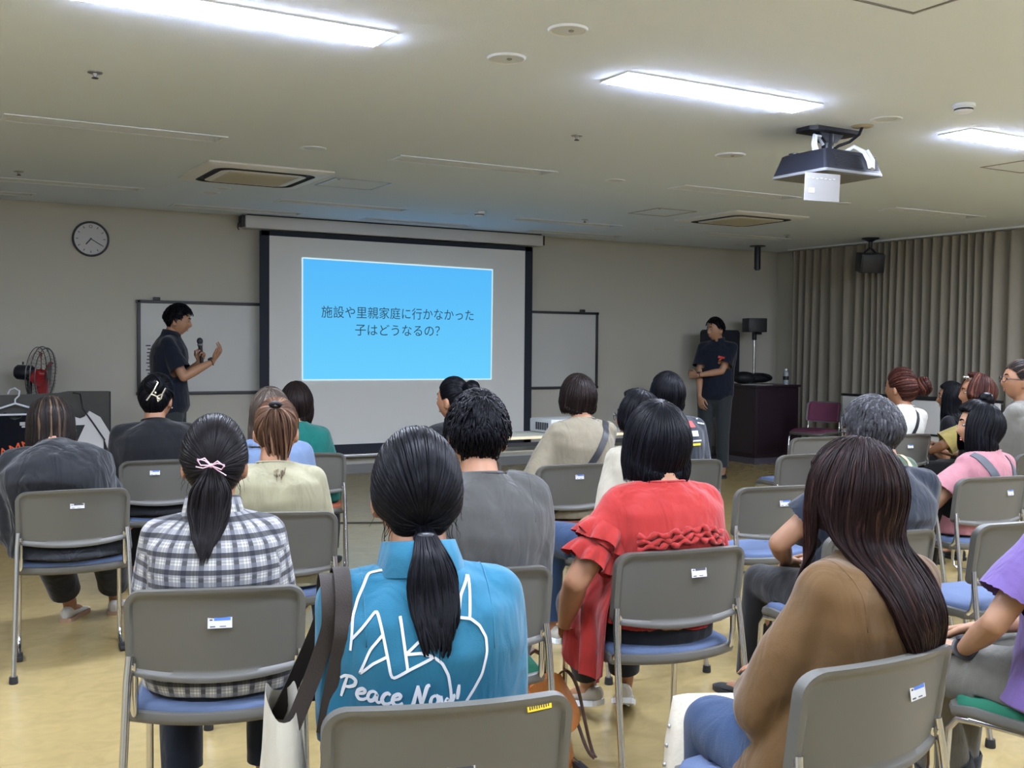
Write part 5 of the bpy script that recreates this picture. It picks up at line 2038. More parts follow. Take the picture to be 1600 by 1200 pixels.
# ------------------------------------------------------------------ the people of the photo
M['lips'] = mat('lips', rgb(176, 104, 92), .45)
M['hair_black'] = hair_mat('hair_black', rgb(20, 20, 25))
M['hair_soft'] = hair_mat('hair_soft_black', rgb(32, 29, 30))
M['hair_dark'] = hair_mat('hair_dark_brown', rgb(38, 30, 28))
M['hair_brown'] = hair_mat('hair_brown', rgb(92, 66, 50), light=rgb(150, 116, 92))
M['hair_long'] = hair_mat('hair_long_brown', rgb(34, 22, 21), light=rgb(66, 44, 38))
M['hair_streak'] = hair_mat('hair_streaked', rgb(44, 38, 36), light=rgb(104, 84, 66))
M['hair_ash'] = hair_mat('hair_ash_brown', rgb(84, 74, 66), light=rgb(134, 122, 110))
M['hair_red'] = hair_mat('hair_chestnut', rgb(70, 40, 34), light=rgb(120, 74, 58))
M['hair_grey'] = hair_mat('hair_grey', rgb(72, 72, 75), light=rgb(118, 118, 122))
M['pinkribbon'] = mat('pink_ribbon', rgb(222, 178, 196), .5)
M['denim'] = fabric('denim_blue', rgb(52, 84, 136), .2, .85, .3)
M['denimdark'] = fabric('denim_dark', rgb(32, 38, 54), .2, .85, .3)
M['denimnavy'] = fabric('denim_navy', rgb(22, 34, 58), .2, .85, .3)
M['greydenim'] = fabric('grey_denim', rgb(128, 128, 126), .2, .85, .3, .2)
M['pantsblack'] = fabric('black_trousers', rgb(24, 25, 30), .2)
M['pantsgrey'] = fabric('slate_trousers', rgb(62, 70, 80), .2)
M['shoewhite'] = mat('white_shoe', rgb(170, 166, 156), .55, bump=.1, bscale=80)
M['shoeblack'] = mat('black_shoe', rgb(24, 24, 26), .5)
M['solegum'] = mat('gum_sole', rgb(150, 120, 96), .6)
cl = lambda n, r_, g_, b_, f=.35: fabric(n, rgb(r_, g_, b_), f)
M['crinkle'] = cl('black_crinkle', 34, 38, 46, .9)
M['black_knit'] = cl('black_knit', 20, 23, 30)
M['check'] = plaid('checked_cotton')
M['cream'] = cl('cream_knit', 190, 188, 164)
M['paleblue'] = cl('pale_blue_cotton', 124, 150, 200)
M['teal'] = cl('teal_cotton', 14, 124, 122)
M['greytee'] = cl('washed_grey_cotton', 96, 98, 102, .5)
M['sky'] = cl('sky_blue_cotton', 44, 132, 178)
M['beige'] = cl('stone_beige_cotton', 158, 151, 136)
M['blouse'] = cl('white_blouse', 222, 218, 210)
M['darktee'] = cl('ink_cotton', 54, 60, 74)
M['red'] = cl('coral_red_cloth', 208, 62, 62, .5)
M['ochre'] = cl('tan_brown_sweat', 120, 91, 55)
M['navytee'] = cl('navy_cotton_shirt', 30, 42, 64)
M['polo'] = cl('navy_polo', 19, 31, 56)
M['sage'] = cl('sage_cotton', 98, 124, 104)
M['olive'] = cl('olive_cotton', 168, 154, 92)
M['pink'] = cl('pink_cotton', 232, 164, 186)
M['sweatgrey'] = cl('grey_sweat', 146, 146, 146)
M['violet'] = cl('violet_cotton', 140, 116, 204)
M['charcoal'] = cl('charcoal_cotton', 74, 75, 80)
M['strapbrown'] = mat('dark_brown_webbing', rgb(46, 40, 36), .8, 0, .3, .2, 400)
M['strapgrey'] = mat('grey_webbing', rgb(84, 86, 92), .85)
M['strapcream'] = mat('cream_webbing', rgb(206, 180, 138), .8)


def at(cid):
    x, y, yw = CHAIRS[cid][:3]
    return dict(loc=(x, y, 0), yaw=yw)


P = {}


def person(pid, **k):
    P[pid] = make_person(pid, k)
    return P[pid]


person(3, **at('C1'), head=(-.08, .06, 1.035), hrot=(4, 34, 0), slouch=.13, sw=.185, girth=1.22, hair='bob', hairm='hair_streak', len=.13, inward=.02, hthick=.020,
       shirt=dict(m=M['crinkle'], name='crinkled_top', sleeve=1.25, sleever=.045, loose=.035, minw=.18, fold=.006), pants=dict(m=M['pantsblack'], loose=.03, len=.80),
       shoes=dict(m=M['shoewhite'], sole=M['solegum']), legL=dict(knee=(-.10, .40, .47), ankle=(.02, .70, .095), toe=(.45, 1, 0)), legR=dict(knee=(.17, .42, .47), ankle=(.24, .76, .085), toe=(.25, 1, 0)),
       label='woman with a streaked brown bob in a black crinkled top, bent forward')
person(4, **at('C2'), head=(-.01, .02, 1.085), hrot=(-28, 8, 0), sw=.205, girth=1.2, hair='bun', tie=(.25, -.9, .45), bunr=.055, hairm='hair_black', hthick=.026,
       shirt=dict(m=M['black_knit'], name='black_top', sleeve=.95, sleever=.03, loose=.03, neck=.012), pants=dict(m=M['pantsblack']), shoes=dict(m=M['shoeblack']),
       label='woman in a loose black top with a silver clip in her black hair')
person(5, **at('C3'), head=(-.015, -.02, 1.072), near=True, sw=.160, girth=1.04, hair='tied', tie=(0, -1, -.02), tail=.24, tailw=.056, tailend=.30, taillift=.03, hairm='hair_soft', hthick=.016, swing=(-.015, .02),
       shirt=dict(m=M['check'], name='checked_shirt', sleeve=1.55, sleever=.012, loose=.018, minw=.175, fold=.006, check=True, collar=True), pants=dict(m=M['denimnavy'], loose=.012, len=.90, hemr=.05),
       shoes=dict(m=M['shoeblack']), legL=dict(knee=(-.14, .30, .49), ankle=(-.13, .27, .085)), legR=dict(knee=(.13, .30, .49), ankle=(.12, .27, .085)), neckback=.03,
       label='woman in a black and white checked shirt with a pink ribbon in her ponytail')
person(6, **at('C4'), head=(-.01, .0, 1.055), hrot=(-4, 14, 0), hair='tied', tie=(.05, -.80, .58), tail=.31, tailw=.060, taillift=.045, hairm='hair_brown', hthick=.014, tiem='black', swing=(.02, .0), neckback=.03,
       shirt=dict(m=M['cream'], name='cream_sweater', sleeve=1.85, sleever=.015, loose=.022, fold=.004), pants=dict(m=M['denim']), shoes=dict(m=M['shoewhite']), sw=.165,
       legR=dict(knee=(.16, .36, .50), ankle=(.20, .40, .085)),
       label='woman with a brown ponytail in a cream sweater')
person(7, **at('C6'), head=(-.03, .0, 1.06), hair='bob', len=.15, hairm='hair_ash', hthick=.016, shirt=dict(m=M['paleblue'], name='pale_blue_shirt', sleeve=1.6, loose=.018, collar=True), pants=dict(m=M['denimdark']), shoes=dict(m=M['shoeblack']), sw=.18,
       label='ash haired person in a pale blue shirt, mostly hidden by the cream sweater woman')
person(8, **at('C5'), head=(-.07, .0, 1.048), hair='bob', len=.115, inward=.02, hairm='hair_dark', hthick=.017, shirt=dict(m=M['teal'], name='teal_shirt', sleeve=.9, sleever=.02, loose=.022), pants=dict(m=M['pantsblack']), shoes=dict(m=M['shoeblack']), sw=.17,
       label='person with a dark bob in a teal shirt before the screen')
person(9, **at('C25'), head=(.01, -.02, 1.09), hrot=(38, 0, 0), hair='bun', tie=(.0, -.85, .40), bunr=.050, hairm='hair_black', hthick=.012, shirt=dict(m=M['black_knit'], name='black_shirt', sleeve=.7), pants=dict(m=M['pantsblack']), shoes=dict(m=M['shoeblack']),
       label='woman in black with her hair in a round bun, face turned to the left')
person(10, **at('C8'), sex='m', near=True, head=(.045, -.03, 1.128), hrot=(-6, 3, 0), neckz=-.030, hair='short', hairm='hair_black', hthick=.020, len=.05, sw=.195, girth=1.02, nlock=1300,
       shirt=dict(m=M['greytee'], name='grey_t_shirt', sleeve=.85, sleever=.02, loose=.022, fold=.009), pants=dict(m=M['pantsblack']), shoes=dict(m=M['shoeblack']),
       label='man with short black hair in a washed grey T-shirt')
person(11, **at('C7'), near=True, head=(-.03, -.01, 1.112), hair='tied', tie=(.0, -.92, -.40), tail=.275, tailw=.047, tailend=.25, taillift=.020, hairm='hair_black', hthick=.011, tiem='black', swing=(.01, 0), ntail=520, sw=.163, girth=1.0,
       shirt=dict(m=M['sky'], name='sky_blue_polo', sleeve=.88, sleever=.012, loose=.016, minw=.168, collar=True, fold=.006), pants=dict(m=M['denimnavy']), shoes=dict(m=M['shoeblack']), R=dict(wrist=(.10, .17, .60), pole=(.05, -.6, -1)), L=dict(wrist=(-.10, .17, .60), pole=(-.05, -.6, -1)), neckback=.03,
       label='woman in a sky blue printed polo with a long black ponytail')
person(12, **at('C9'), head=(.13, .0, 1.118), hrot=(-4, 4, 0), hair='bob', len=.085, inward=.025, hairm='hair_dark', hthick=.020, sw=.185, girth=1.08, shirt=dict(m=M['beige'], name='beige_t_shirt', sleeve=1.0, sleever=.028, loose=.026, fold=.005), pants=dict(m=M['pantsblack']), shoes=dict(m=M['shoeblack']), hip=(.05, -.05, .47),
       L=dict(wrist=(-.10, .16, .62), pole=(-.55, -.4, -.8)),
       label='person in a stone beige T-shirt with a black cross-body strap')
person(13, **at('C24'), head=(.095, .07, 1.082), hrot=(42, 3, 0), hair='bob', len=.06, inward=.03, fringe=50, hairm='hair_black', hthick=.012, sw=.172, shirt=dict(m=M['blouse'], name='white_blouse', sleeve=1.5, sleever=.02, loose=.024, fold=.004), pants=dict(m=M['denim'], loose=.02), shoes=dict(m=M['shoewhite']),
       legL=dict(knee=(-.22, .34, .50), ankle=(-.18, .38, .085)), legR=dict(knee=(.10, .36, .50)),
       label='woman with glasses in a white blouse and blue jeans looking to the left')
person(14, **at('C10'), head=(-.02, .0, 1.13), hrot=(4, 0, 0), hair='bob', len=.095, inward=.02, hairm='hair_black', hthick=.017, sw=.185, shirt=dict(m=M['darktee'], name='dark_printed_t_shirt', sleeve=.8, sleever=.02, loose=.02), pants=dict(m=M['pantsblack']), shoes=dict(m=M['shoeblack']),
       label='person with black hair in a dark T-shirt printed on the back')
person(15, **at('C11'), near=True, head=(.0, -.05, 1.092), hrot=(-3, 2, 0), hair='bob', len=.118, inward=.012, hairm='hair_black', hthick=.024, sw=.178, girth=1.08, hs=1.02, sdrop=.055,
       shirt=dict(m=M['red'], name='red_blouse', sleeve=.55, sleever=.010, loose=.030, minw=.185, fold=.010, hem=.12, flare=.012), pants=dict(m=M['denimdark'], loose=.016, len=.86, hemr=.042), shoes=dict(m=M['shoewhite']),
       L=dict(wrist=(-.275, .06, .50), pole=(-.6, -.7, 0), hand=(.1, .35, -.9), palm=(.95, .2, 0), curl=.5), armr=1.06,
       legL=dict(knee=(-.10, .36, .48), ankle=(.03, .52, .13), toe=(-.25, 1, 0), heel=.045), legR=dict(knee=(.09, .36, .48), ankle=(.13, .42, .14), toe=(.5, 1, 0), heel=.07),
       label='woman with a black bob in a loose red blouse with frilled sleeves')
person(16, **at('C15'), near=True, head=(.085, -.075, 1.078), hrot=(-2, 2, 3), hair='long', len=.31, hairm='hair_long', hthick=.020, nlock=1200, swing=(.030, -.01), gather=.42, sw=.180, girth=1.02, pole=(0, -.12, .99), wave=.003, hip=(.01, -.045, .47),
       shirt=dict(m=M['ochre'], name='tan_sweatshirt', sleeve=1.8, sleever=.014, loose=.014, minw=.150, fold=.012, flare=.03), pants=dict(m=M['denim'], loose=.016), shoes=dict(m=M['shoewhite']),
       L=dict(wrist=(.02, .16, .63), pole=(-.85, -.25, -1), hand=(.8, .5, 0)), R=dict(wrist=(.13, .15, .62), hand=(.05, 1, -.2)), legL=dict(knee=(-.05, .22, .50), ankle=(-.04, .24, .085)), legR=dict(knee=(.20, .28, .50), ankle=(.20, .32, .085)),
       label='woman with very long brown hair in a tan sweatshirt')
person(17, **at('C16'), sex='m', head=(.09, -.04, 1.098), hrot=(26, 6, 0), hair='short', hairm='hair_grey', hthick=.014, len=.05, tousle=.3, nlock=2600, sw=.205, girth=1.1, shirt=dict(m=M['navytee'], name='navy_t_shirt', sleeve=.62, sleever=.025, loose=.022), pants=dict(m=M['pantsblack']), shoes=dict(m=M['shoeblack']),
       L=dict(wrist=(-.10, .20, .60), pole=(-1, -.3, -.2)), skin='skin_tan',
       label='grey haired man in a navy T-shirt, behind the long haired woman')
person(18, **at('C17'), head=(-.04, -.05, 1.01), hair='bob', len=.10, hairm='hair_dark', sw=.185, shirt=dict(m=M['sage'], name='sage_t_shirt', sleeve=.7, sleever=.02, loose=.022), pants=dict(m=M['pantsblack']), shoes=dict(m=M['shoeblack']), hip=(-.02, -.05, .47),
       label='person in a sage green T-shirt with a cream shoulder strap')
person(19, **at('C21'), head=(.12, .0, 1.10), hs=1.12, hrot=(18, 0, 0), hair='bun', tie=(.62, -.72, .10), bunr=.075, hairm='hair_red', hthick=.026, sw=.175, shirt=dict(m=M['whitecloth'], name='white_shirt', sleeve=.7), pants=dict(m=M['pantsblack']), shoes=dict(m=M['shoeblack']),
       label='woman with a chestnut brown updo in a white shirt')
person(20, **at('C26'), hs=1.14, head=(.0, .0, 1.08), hrot=(44, 2, 0), tyaw=20, hair='bob', len=.035, inward=.03, fringe=42, hairm='hair_red', hthick=.024, sw=.18, shirt=dict(m=M['olive'], name='olive_shirt', sleeve=1.0, sleever=.035, loose=.03), pants=dict(m=M['pantsblack']), shoes=dict(m=M['shoeblack']), hip=(-.06, -.05, .47),
       L=dict(wrist=(-.14, .27, .64), pole=(-1, -.1, -.25)), R=dict(wrist=(-.02, .27, .64)),
       label='person in an olive shirt with sunglasses pushed up in brown hair')
person(21, **at('C27'), hs=1.06, head=(-.09, .0, 1.01), hrot=(30, 0, 0), hair='bob', len=.20, hairm='hair_black', shirt=dict(m=M['black_knit'], name='black_top', sleeve=.7), pants=dict(m=M['pantsblack']), shoes=dict(m=M['shoeblack']),
       label='person with long black hair almost hidden behind the sunglasses wearer')
person(22, **at('C18'), head=(.09, -.03, 1.005), hrot=(58, 0, 4), hair='bob', len=.125, inward=.005, hairm='hair_black', hthick=.024, sw=.165, hs=1.02, girth=.98, tyaw=10, shirt=dict(m=M['pink'], name='pink_t_shirt', sleeve=.72, sleever=.028, loose=.024, fold=.005), pants=dict(m=M['pantsblack'], loose=.03, fold=.004), shoes=dict(m=M['shoeblack']),
       L=dict(wrist=(-.24, .16, .50), pole=(-.5, -.8, 0), hand=(.0, .5, -.85), palm=(.9, .2, 0)), skin='skin_tan',
       label='woman with a black bob in a pink T-shirt with crossed grey straps')
person(23, **at('C28'), sex='m', head=(.0, -.08, 1.208), hrot=(52, -4, 0), hair='bun', tie=(.0, -.9, .30), bunr=.045, hairm='hair_streak', hthick=.012, sw=.20, girth=1.05, shirt=dict(m=M['sweatgrey'], name='grey_sweatshirt', sleeve=1.85, sleever=.02, loose=.026, fold=.006), pants=dict(m=M['pantsblack']), shoes=dict(m=M['shoeblack']), tyaw=14,
       label='man with glasses and tied hair in a grey sweatshirt at the right edge')
person(24, **at('C20'), sex='m', head=(.02, -.02, 1.14), hrot=(10, 4, 0), hair='short', hairm='hair_black', sw=.20, girth=1.1, voxel=.0048, armr=.90, shirt=dict(m=M['violet'], name='violet_t_shirt', sleeve=.78, sleever=.035, loose=.032, fold=.005, flare=.03), pants=dict(m=M['greydenim'], loose=.018, len=.86, hemr=.06, cuff=M['denimdark']), shoes=dict(m=M['shoeblack'], sole=M['rubber'], lacem=M['black']),
       L=dict(wrist=(-.15, .19, .575), pole=(-1, -.5, -.1), hand=(.25, .9, -.1), palm=(.1, .1, -1), curl=.3), R=dict(wrist=(.03, .24, .60)),
       legL=dict(knee=(-.08, .36, .49), ankle=(.06, .36, .085), toe=(-.3, 1, 0)), skin='skin_tan',
       label='person in a violet T-shirt and grey jeans with a black watch at the right edge')
person(25, **at('C29'), sex='m', head=(.0, .03, 1.12), hair='short', hairm='hair_black', sw=.20, shirt=dict(m=M['charcoal'], name='charcoal_t_shirt', sleeve=.8, sleever=.03, loose=.02), pants=dict(m=M['pantsblack']), shoes=dict(m=M['shoeblack']),
       label='person in charcoal whose shoulder just enters at the right edge')
# the two standing presenters
person(1, loc=(1.93, 8.84, 0), yaw=-112, stand=True, sex='m', head=(0, .04, 1.578), hrot=(0, 10, 0), hip=(0, -.02, .88), hair='short', hairm='hair_black', hthick=.020, len=.04, sw=.185, voxel=.0045, slouch=.03,
       shirt=dict(m=M['polo'], name='navy_polo', sleeve=.78, sleever=.025, loose=.026, hem=-.07, collar=True, fold=.004, minw=.175), pants=dict(m=M['pantsgrey']), shoes=dict(m=M['shoeblack']),
       R=dict(wrist=(.13, .33, 1.255), pole=(.35, -.3, -1), hand=(.05, .55, .80), palm=(-.25, -.75, .45), curl=.42, spread=.40, thumb=.1), L=dict(wrist=(-.07, .19, 1.235), pole=(-.5, -.4, -1), hand=(.25, .3, .8), palm=(.7, -.4, -.1), curl=1.15, thumb=1.0), skin='skin_tan',
       label='standing man in a navy polo gesturing with one hand and holding a microphone')
person(2, loc=(7.66, 8.90, 0), yaw=128, stand=True, sex='m', head=(0, .02, 1.590), hrot=(-34, 4, 0), hip=(0, -.02, .88), hair='short', hairm='hair_black', hthick=.016, len=.04, sw=.19, voxel=.0045, slouch=.02, girth=1.02,
       shirt=dict(m=M['polo'], name='navy_polo', sleeve=.72, sleever=.028, loose=.024, hem=-.07, collar=True, fold=.004, minw=.165), pants=dict(m=M['pantsgrey'], loose=.016), shoes=dict(m=M['shoeblack']),
       R=dict(wrist=(.13, .17, .86), pole=(.8, -.6, -.2), hand=(-.25, .1, -.95), palm=(-.4, -.8, 0), curl=.35), L=dict(wrist=(.14, .215, 1.10), pole=(-.8, -.1, -.6), hand=(.9, -.25, .05), palm=(.1, -1, 0), curl=.7), skin='skin_tan',
       label='standing man in a navy polo with one arm folded across, beside the lectern')


# ------------------------------------------------------------------ worn things
def local_ray(info, o, d, gap):
    hit, n, i, dist = info['bvh'].ray_cast(Vector(o), Vector(d).normalized())
    if hit is None:
        hit, n, i, dist = info['bvh'].find_nearest(Vector(o))
    if n.dot(Vector(d)) > 0:
        n = -n
    return np.array(hit + n * gap), np.array(n)


def ribbon(pts, nrmls, half, thick, m, name, parent, widths=None):
    mb = MB()
    n = len(pts); V = []
    for i in range(n):
        t = nrm(pts[min(n - 1, i + 1)] - pts[max(0, i - 1)])
        s = nrm(np.cross(t, nrmls[i])); u = nrmls[i]
        h_ = half if widths is None else widths[i]
        for a, b_ in ((-1, 0), (-1, 1), (1, 1), (1, 0)):
            V.append(pts[i] + s * h_ * a + u * thick * b_)
    F = []
    for i in range(n - 1):
        for j in range(4):
            k = (j + 1) % 4
            F.append((i * 4 + j, i * 4 + k, (i + 1) * 4 + k, (i + 1) * 4 + j))
    F += [(3, 2, 1, 0), tuple((n - 1) * 4 + j for j in range(4))]
    mb.add(V, F)
    return mb.build(name, m, parent, 50)


def back_path(info, xz, gap=.002, steps=10):
    """polyline given as (sideways, height) on the back of the shirt"""
    pts, ns = [], []
    fw, rt = info['fw'], info['rt']
    for (a, b_) in zip(xz[:-1], xz[1:]):
        for t in np.linspace(0, 1, steps, endpoint=False):
            x = a[0] + (b_[0] - a[0]) * t; z = a[1] + (b_[1] - a[1]) * t
            p, n = local_ray(info, rt * x - fw * .6 + np.array([0, 0, z]), fw, gap)
            pts.append(p); ns.append(n)
    x, z = xz[-1]
    p, n = local_ray(info, rt * x - fw * .6 + np.array([0, 0, z]), fw, gap); pts.append(p); ns.append(n)
    pts = np.array(pts); ns = np.array(ns)
    for _ in range(2):
        pts[1:-1] = .5 * pts[1:-1] + .25 * (pts[:-2] + pts[2:]); ns[1:-1] = ns[1:-1] + .5 * (ns[:-2] + ns[2:])
    ns /= np.linalg.norm(ns, axis=1, keepdims=True)
    return pts, ns


def loop_path(info, c, ax1, ax2, a0, a1, n=60, gap=.003):
    """a strap that runs round the trunk in the plane of ax1, ax2"""
    pts, ns = [], []
    for a in np.linspace(math.radians(a0), math.radians(a1), n):
        d = np.asarray(ax1) * math.cos(a) + np.asarray(ax2) * math.sin(a)
        p, nn = local_ray(info, c + d * .7, -d, gap)
        pts.append(p); ns.append(nn)
    pts = np.array(pts); ns = np.array(ns)
    for _ in range(4):
        pts[1:-1] = .5 * pts[1:-1] + .25 * (pts[:-2] + pts[2:]); ns[1:-1] = ns[1:-1] + .5 * (ns[:-2] + ns[2:])
    ns /= np.linalg.norm(ns, axis=1, keepdims=True)
    return pts, ns


# print on the back of the sky blue polo
q = P[11]
PRINT = [[(-.062, .99), (-.108, .984), (-.137, .978), (-.158, .942), (-.169, .909), (-.174, .854)],
         [(-.171, .875), (-.15, .9), (-.128, .925), (-.119, .879), (-.108, .812), (-.074, .832), (-.035, .85), (-.056, .857), (-.081, .855)],
         [(-.121, .886), (-.142, .86), (-.161, .814), (-.139, .836), (-.115, .85)],
         [(-.09, .917), (-.086, .877), (-.081, .828)], [(-.081, .857), (-.059, .877)],
         [(-.035, .85), (-.021, .839), (-.01, .817), (-.005, .787), (-.004, .75)],
         [(-.030, .897), (-.008, .907), (.013, .913), (.035, .909), (.051, .896), (.063, .874), (.064, .849), (.054, .81), (.038, .784), (.020, .76)],
         [(-.017, .927), (.012, .914), (.021, .948), (.044, .979), (.033, .91)]]
M['print'] = mat('white_print', rgb(190, 194, 198), .75)
mbp = None
for i, l in enumerate(PRINT):
    pts, ns = back_path(q, [(x + .004, z) for x, z in l], .0012, 8)
    ribbon(pts, ns, .0026, .0008, M['print'], 'line_print', q['shirt'])
# brush lettering "Peace Now!" as pen strokes (x, z in letter heights)
GLY = {
    'P': ([[(.05, -.05), (.30, .95)], [(.02, .80), (.20, .98), (.48, 1.0), (.66, .86), (.60, .62), (.38, .48), (.18, .46)]], .62),
    'e': ([[(.05, .24), (.36, .34), (.42, .48), (.30, .56), (.12, .44), (.06, .20), (.16, .02), (.34, .04), (.50, .16)]], .46),
    'a': ([[(.42, .46), (.28, .55), (.12, .44), (.05, .20), (.14, .03), (.30, .12), (.44, .48), (.40, .12), (.50, .03), (.60, .12)]], .56),
    'c': ([[(.42, .46), (.32, .56), (.16, .46), (.06, .22), (.14, .03), (.30, .03), (.46, .14)]], .44),
    'N': ([[(.0, .02), (.14, .06), (.34, .98)], [(.34, .98), (.50, .10)], [(.50, .04), (.74, .96), (.88, 1.0)]], .84),
    'o': ([[(.30, .54), (.12, .46), (.05, .22), (.14, .03), (.32, .06), (.44, .30), (.38, .50), (.28, .54), (.50, .46)]], .50),
    'w': ([[(.04, .50), (.10, .12), (.18, .03), (.34, .40), (.36, .08), (.46, .03), (.66, .44), (.62, .54)]], .66),
    '!': ([[(.22, .95), (.14, .30)], [(.10, .06), (.115, .03)]], .30), ' ': ([], .34)}
u0, z0, hgt = -.186, .768, .040
slope = -.04
cx_ = 0.0
for chh in 'Peace Now!':
    strokes, adv = GLY[chh]
    for s_ in strokes:
        pl = []
        for (a, b_) in s_:
            X = u0 + (cx_ + a) * hgt * .98; pl.append((X, z0 + b_ * hgt + slope * (X - u0)))
        pts, ns = back_path(q, pl, .0012, 5)
        n = len(pts)
        wd = [.0022 + .0014 * math.sin(PI * i / max(1, n - 1)) for i in range(n)]
        ribbon(pts, ns, .003, .0008, M['print'], 'lettering', q['shirt'], wd)
    cx_ += adv

# straps
q = P[12]
c0 = q['B'](.55)
pts, ns = loop_path(q, c0, nrm(q['rt'] * .62 + np.array([0, 0, .78])), -q['fw'], -10, 190)
ribbon(pts, ns, .019, .003, M['black'], 'bag_strap', q['body'])
q = P[18]
pts, ns = loop_path(q, q['B'](.55), nrm(q['rt'] * .55 + np.array([0, 0, .83])), -q['fw'], -20, 150)
ribbon(pts, ns, .013, .003, M['strapcream'], 'bag_strap', q['body'])
q = P[19]
pts, ns = loop_path(q, q['B'](.6), nrm(q['rt'] * .5 + np.array([0, 0, .8])), -q['fw'], 0, 170)
ribbon(pts, ns, .014, .003, M['black'], 'bag_strap', q['body'])
q = P[22]
for s in (-1, 1):
    c1 = q['B'](.55)
    pts, ns = loop_path(q, c1 + q['rt'] * s * .045, nrm(np.array([0, 0, 1.0]) + q['rt'] * s * .42), -q['fw'], 5, 165)
    ribbon(pts, ns, .021, .0025, M['strapgrey'], 'shoulder_strap', q['body'])
# white blouse etc. need nothing; dark T-shirt gets its back print
q = P[14]
for l, col, wd in ([[(.07 + .055 * math.cos(a), .98 + .05 * math.sin(a)), (.07 + .10 * math.cos(a), .98 + .09 * math.sin(a))] , M['print'], .0035] for a in np.linspace(-.2, 2.2, 7)):
    pts, ns = back_path(q, l, .0012, 5); ribbon(pts, ns, wd, .0008, col, 'ray_print', q['shirt'])
M['redprint'] = mat('red_print', rgb(190, 60, 56), .7)
for z_, x0_, x1_, m_, hw in ((.965, .03, .085, M['redprint'], .022), (.915, .02, .10, M['print'], .016), (.875, .0, .12, M['print'], .004), (.855, .0, .11, M['yellow'], .006)):
    pts, ns = back_path(q, [(x0_, z_), (x1_, z_)], .0014, 8); ribbon(pts, ns, hw, .0008, m_, 'shirt_print', q['shirt'])

# chest emblem of the presenter by the lectern
q = P[2]
M['orange'] = mat('orange_print', rgb(226, 110, 60), .7)
def front_path(info, xz, gap=.0015, steps=6):
    pts, ns = [], []
    for (a, b_) in zip(xz[:-1], xz[1:]):
        for t in np.linspace(0, 1, steps):
            p, n = local_ray(info, info['rt'] * (a[0] + (b_[0] - a[0]) * t) + info['fw'] * .6 + np.array([0, 0, a[1] + (b_[1] - a[1]) * t]), -info['fw'], gap)
            pts.append(p); ns.append(n)
    return np.array(pts), np.array(ns)
for l, m_, hw in (([(-.125, 1.285), (-.055, 1.30)], M['redprint'], .013), ([(-.11, 1.25), (-.085, 1.275), (-.06, 1.255)], M['orange'], .011), ([(-.10, 1.25), (-.105, 1.215)], M['orange'], .009), ([(-.075, 1.25), (-.07, 1.22)], M['orange'], .009)):
    pts, ns = front_path(q, l); ribbon(pts, ns, hw, .001, m_, 'chest_emblem', q['shirt'])


def watch(info, s, m=M['black']):
    E_, W_, a = info['arms'][s]
    d = nrm(W_ - E_); c = W_ - d * .012
    b1 = nrm(np.cross(d, (0.1, 0.2, 1))); b2 = np.cross(d, b1)
    mb = MB()
    mb.tube([c + (b1 * math.cos(t) * .0275 + b2 * math.sin(t) * .0245) for t in np.linspace(0, 2 * PI, 25)], (.003, .009), 8, ref=d, cap=False)
    o = mb.build('wristwatch', m, info['body'], 60)
    up_ = b2 if b2[2] > 0 else -b2
    MB().lathe([(.0001, .0), (.019, 0), (.019, .009), (.016, .011), (.0001, .011)], c + up_ * .0235, 18, M=Vector(up_).to_track_quat('Z', 'Y').to_matrix().to_4x4()).build('watch_case', M['slot'], o, 40)


watch(P[1], 1); watch(P[2], -1); watch(P[24], -1)


def glasses(info, hs=1.0):
    R, hc = info['R'], info['hc']
    mb = MB()
    f = lambda x, y, z: hc + R @ (np.array([x, y, z]) * hs)
    for s in (-1, 1):
        mb.tube([f(s * .033 + .024 * math.cos(t), HB + .010 - .006 * abs(math.cos(t)) * (1 if s * math.cos(t) > 0 else 0), .004 + .017 * math.sin(t)) for t in np.linspace(0, 2 * PI, 21)], .0018, 6, ref=R @ np.array([0, 1.0, 0]))
        mb.tube([f(s * .056, HB + .004, .008), f(s * .074, .05, .008), f(s * .080, .0, .006), f(s * .080, -.018, -.010)], .0022, 6)
    mb.tube([f(-.010, HB + .012, .008), f(0, HB + .014, .011), f(.010, HB + .012, .008)], .0018, 6)
    mb.build('glasses', M['black'], info['body'], 60)


glasses(P[13]); glasses(P[23]); glasses(P[17])
# sunglasses in the hair of the olive shirt wearer
q = P[20]; R, hc = q['R'], q['hc']
mb = MB()
f = lambda x, y, z: hc + R @ np.array([x, y, z])
for s in (-1, 1):
    mb.tube([f(s * .03 , .075, .118), f(s * .07, .05, .095), f(s * .100, .02, .06), f(s * .102, .0, .02), f(s * .098, -.015, -.01)], .0045, 8)
    mb.ball(f(s * .034, .072, .118), (.024, .018, .014), 12)
mb.build('sunglasses', M['chrome'], q['body'], 60)
MB().ball(hc + R @ np.array([-.088, -.002, -.05]), .005, 8).build('earring', M['chrome'], q['body'])
# half bun on the pink T-shirt woman
q = P[22]; R, hc = q['R'], q['hc']
mb = MB()
for i in range(9):
    a = i * PI / 9
    mb.tube([hc + R @ (np.array([.015, -.035, .135]) + np.array([.038 * math.cos(t) * math.cos(a), .030 * math.cos(t) * math.sin(a) , .032 * math.sin(t)])) for t in np.linspace(0, 2 * PI, 17)], .012, 7)
V, F = mb.data()
o = mb.build('top_bun', M['hair_black'], q['body'], 180)
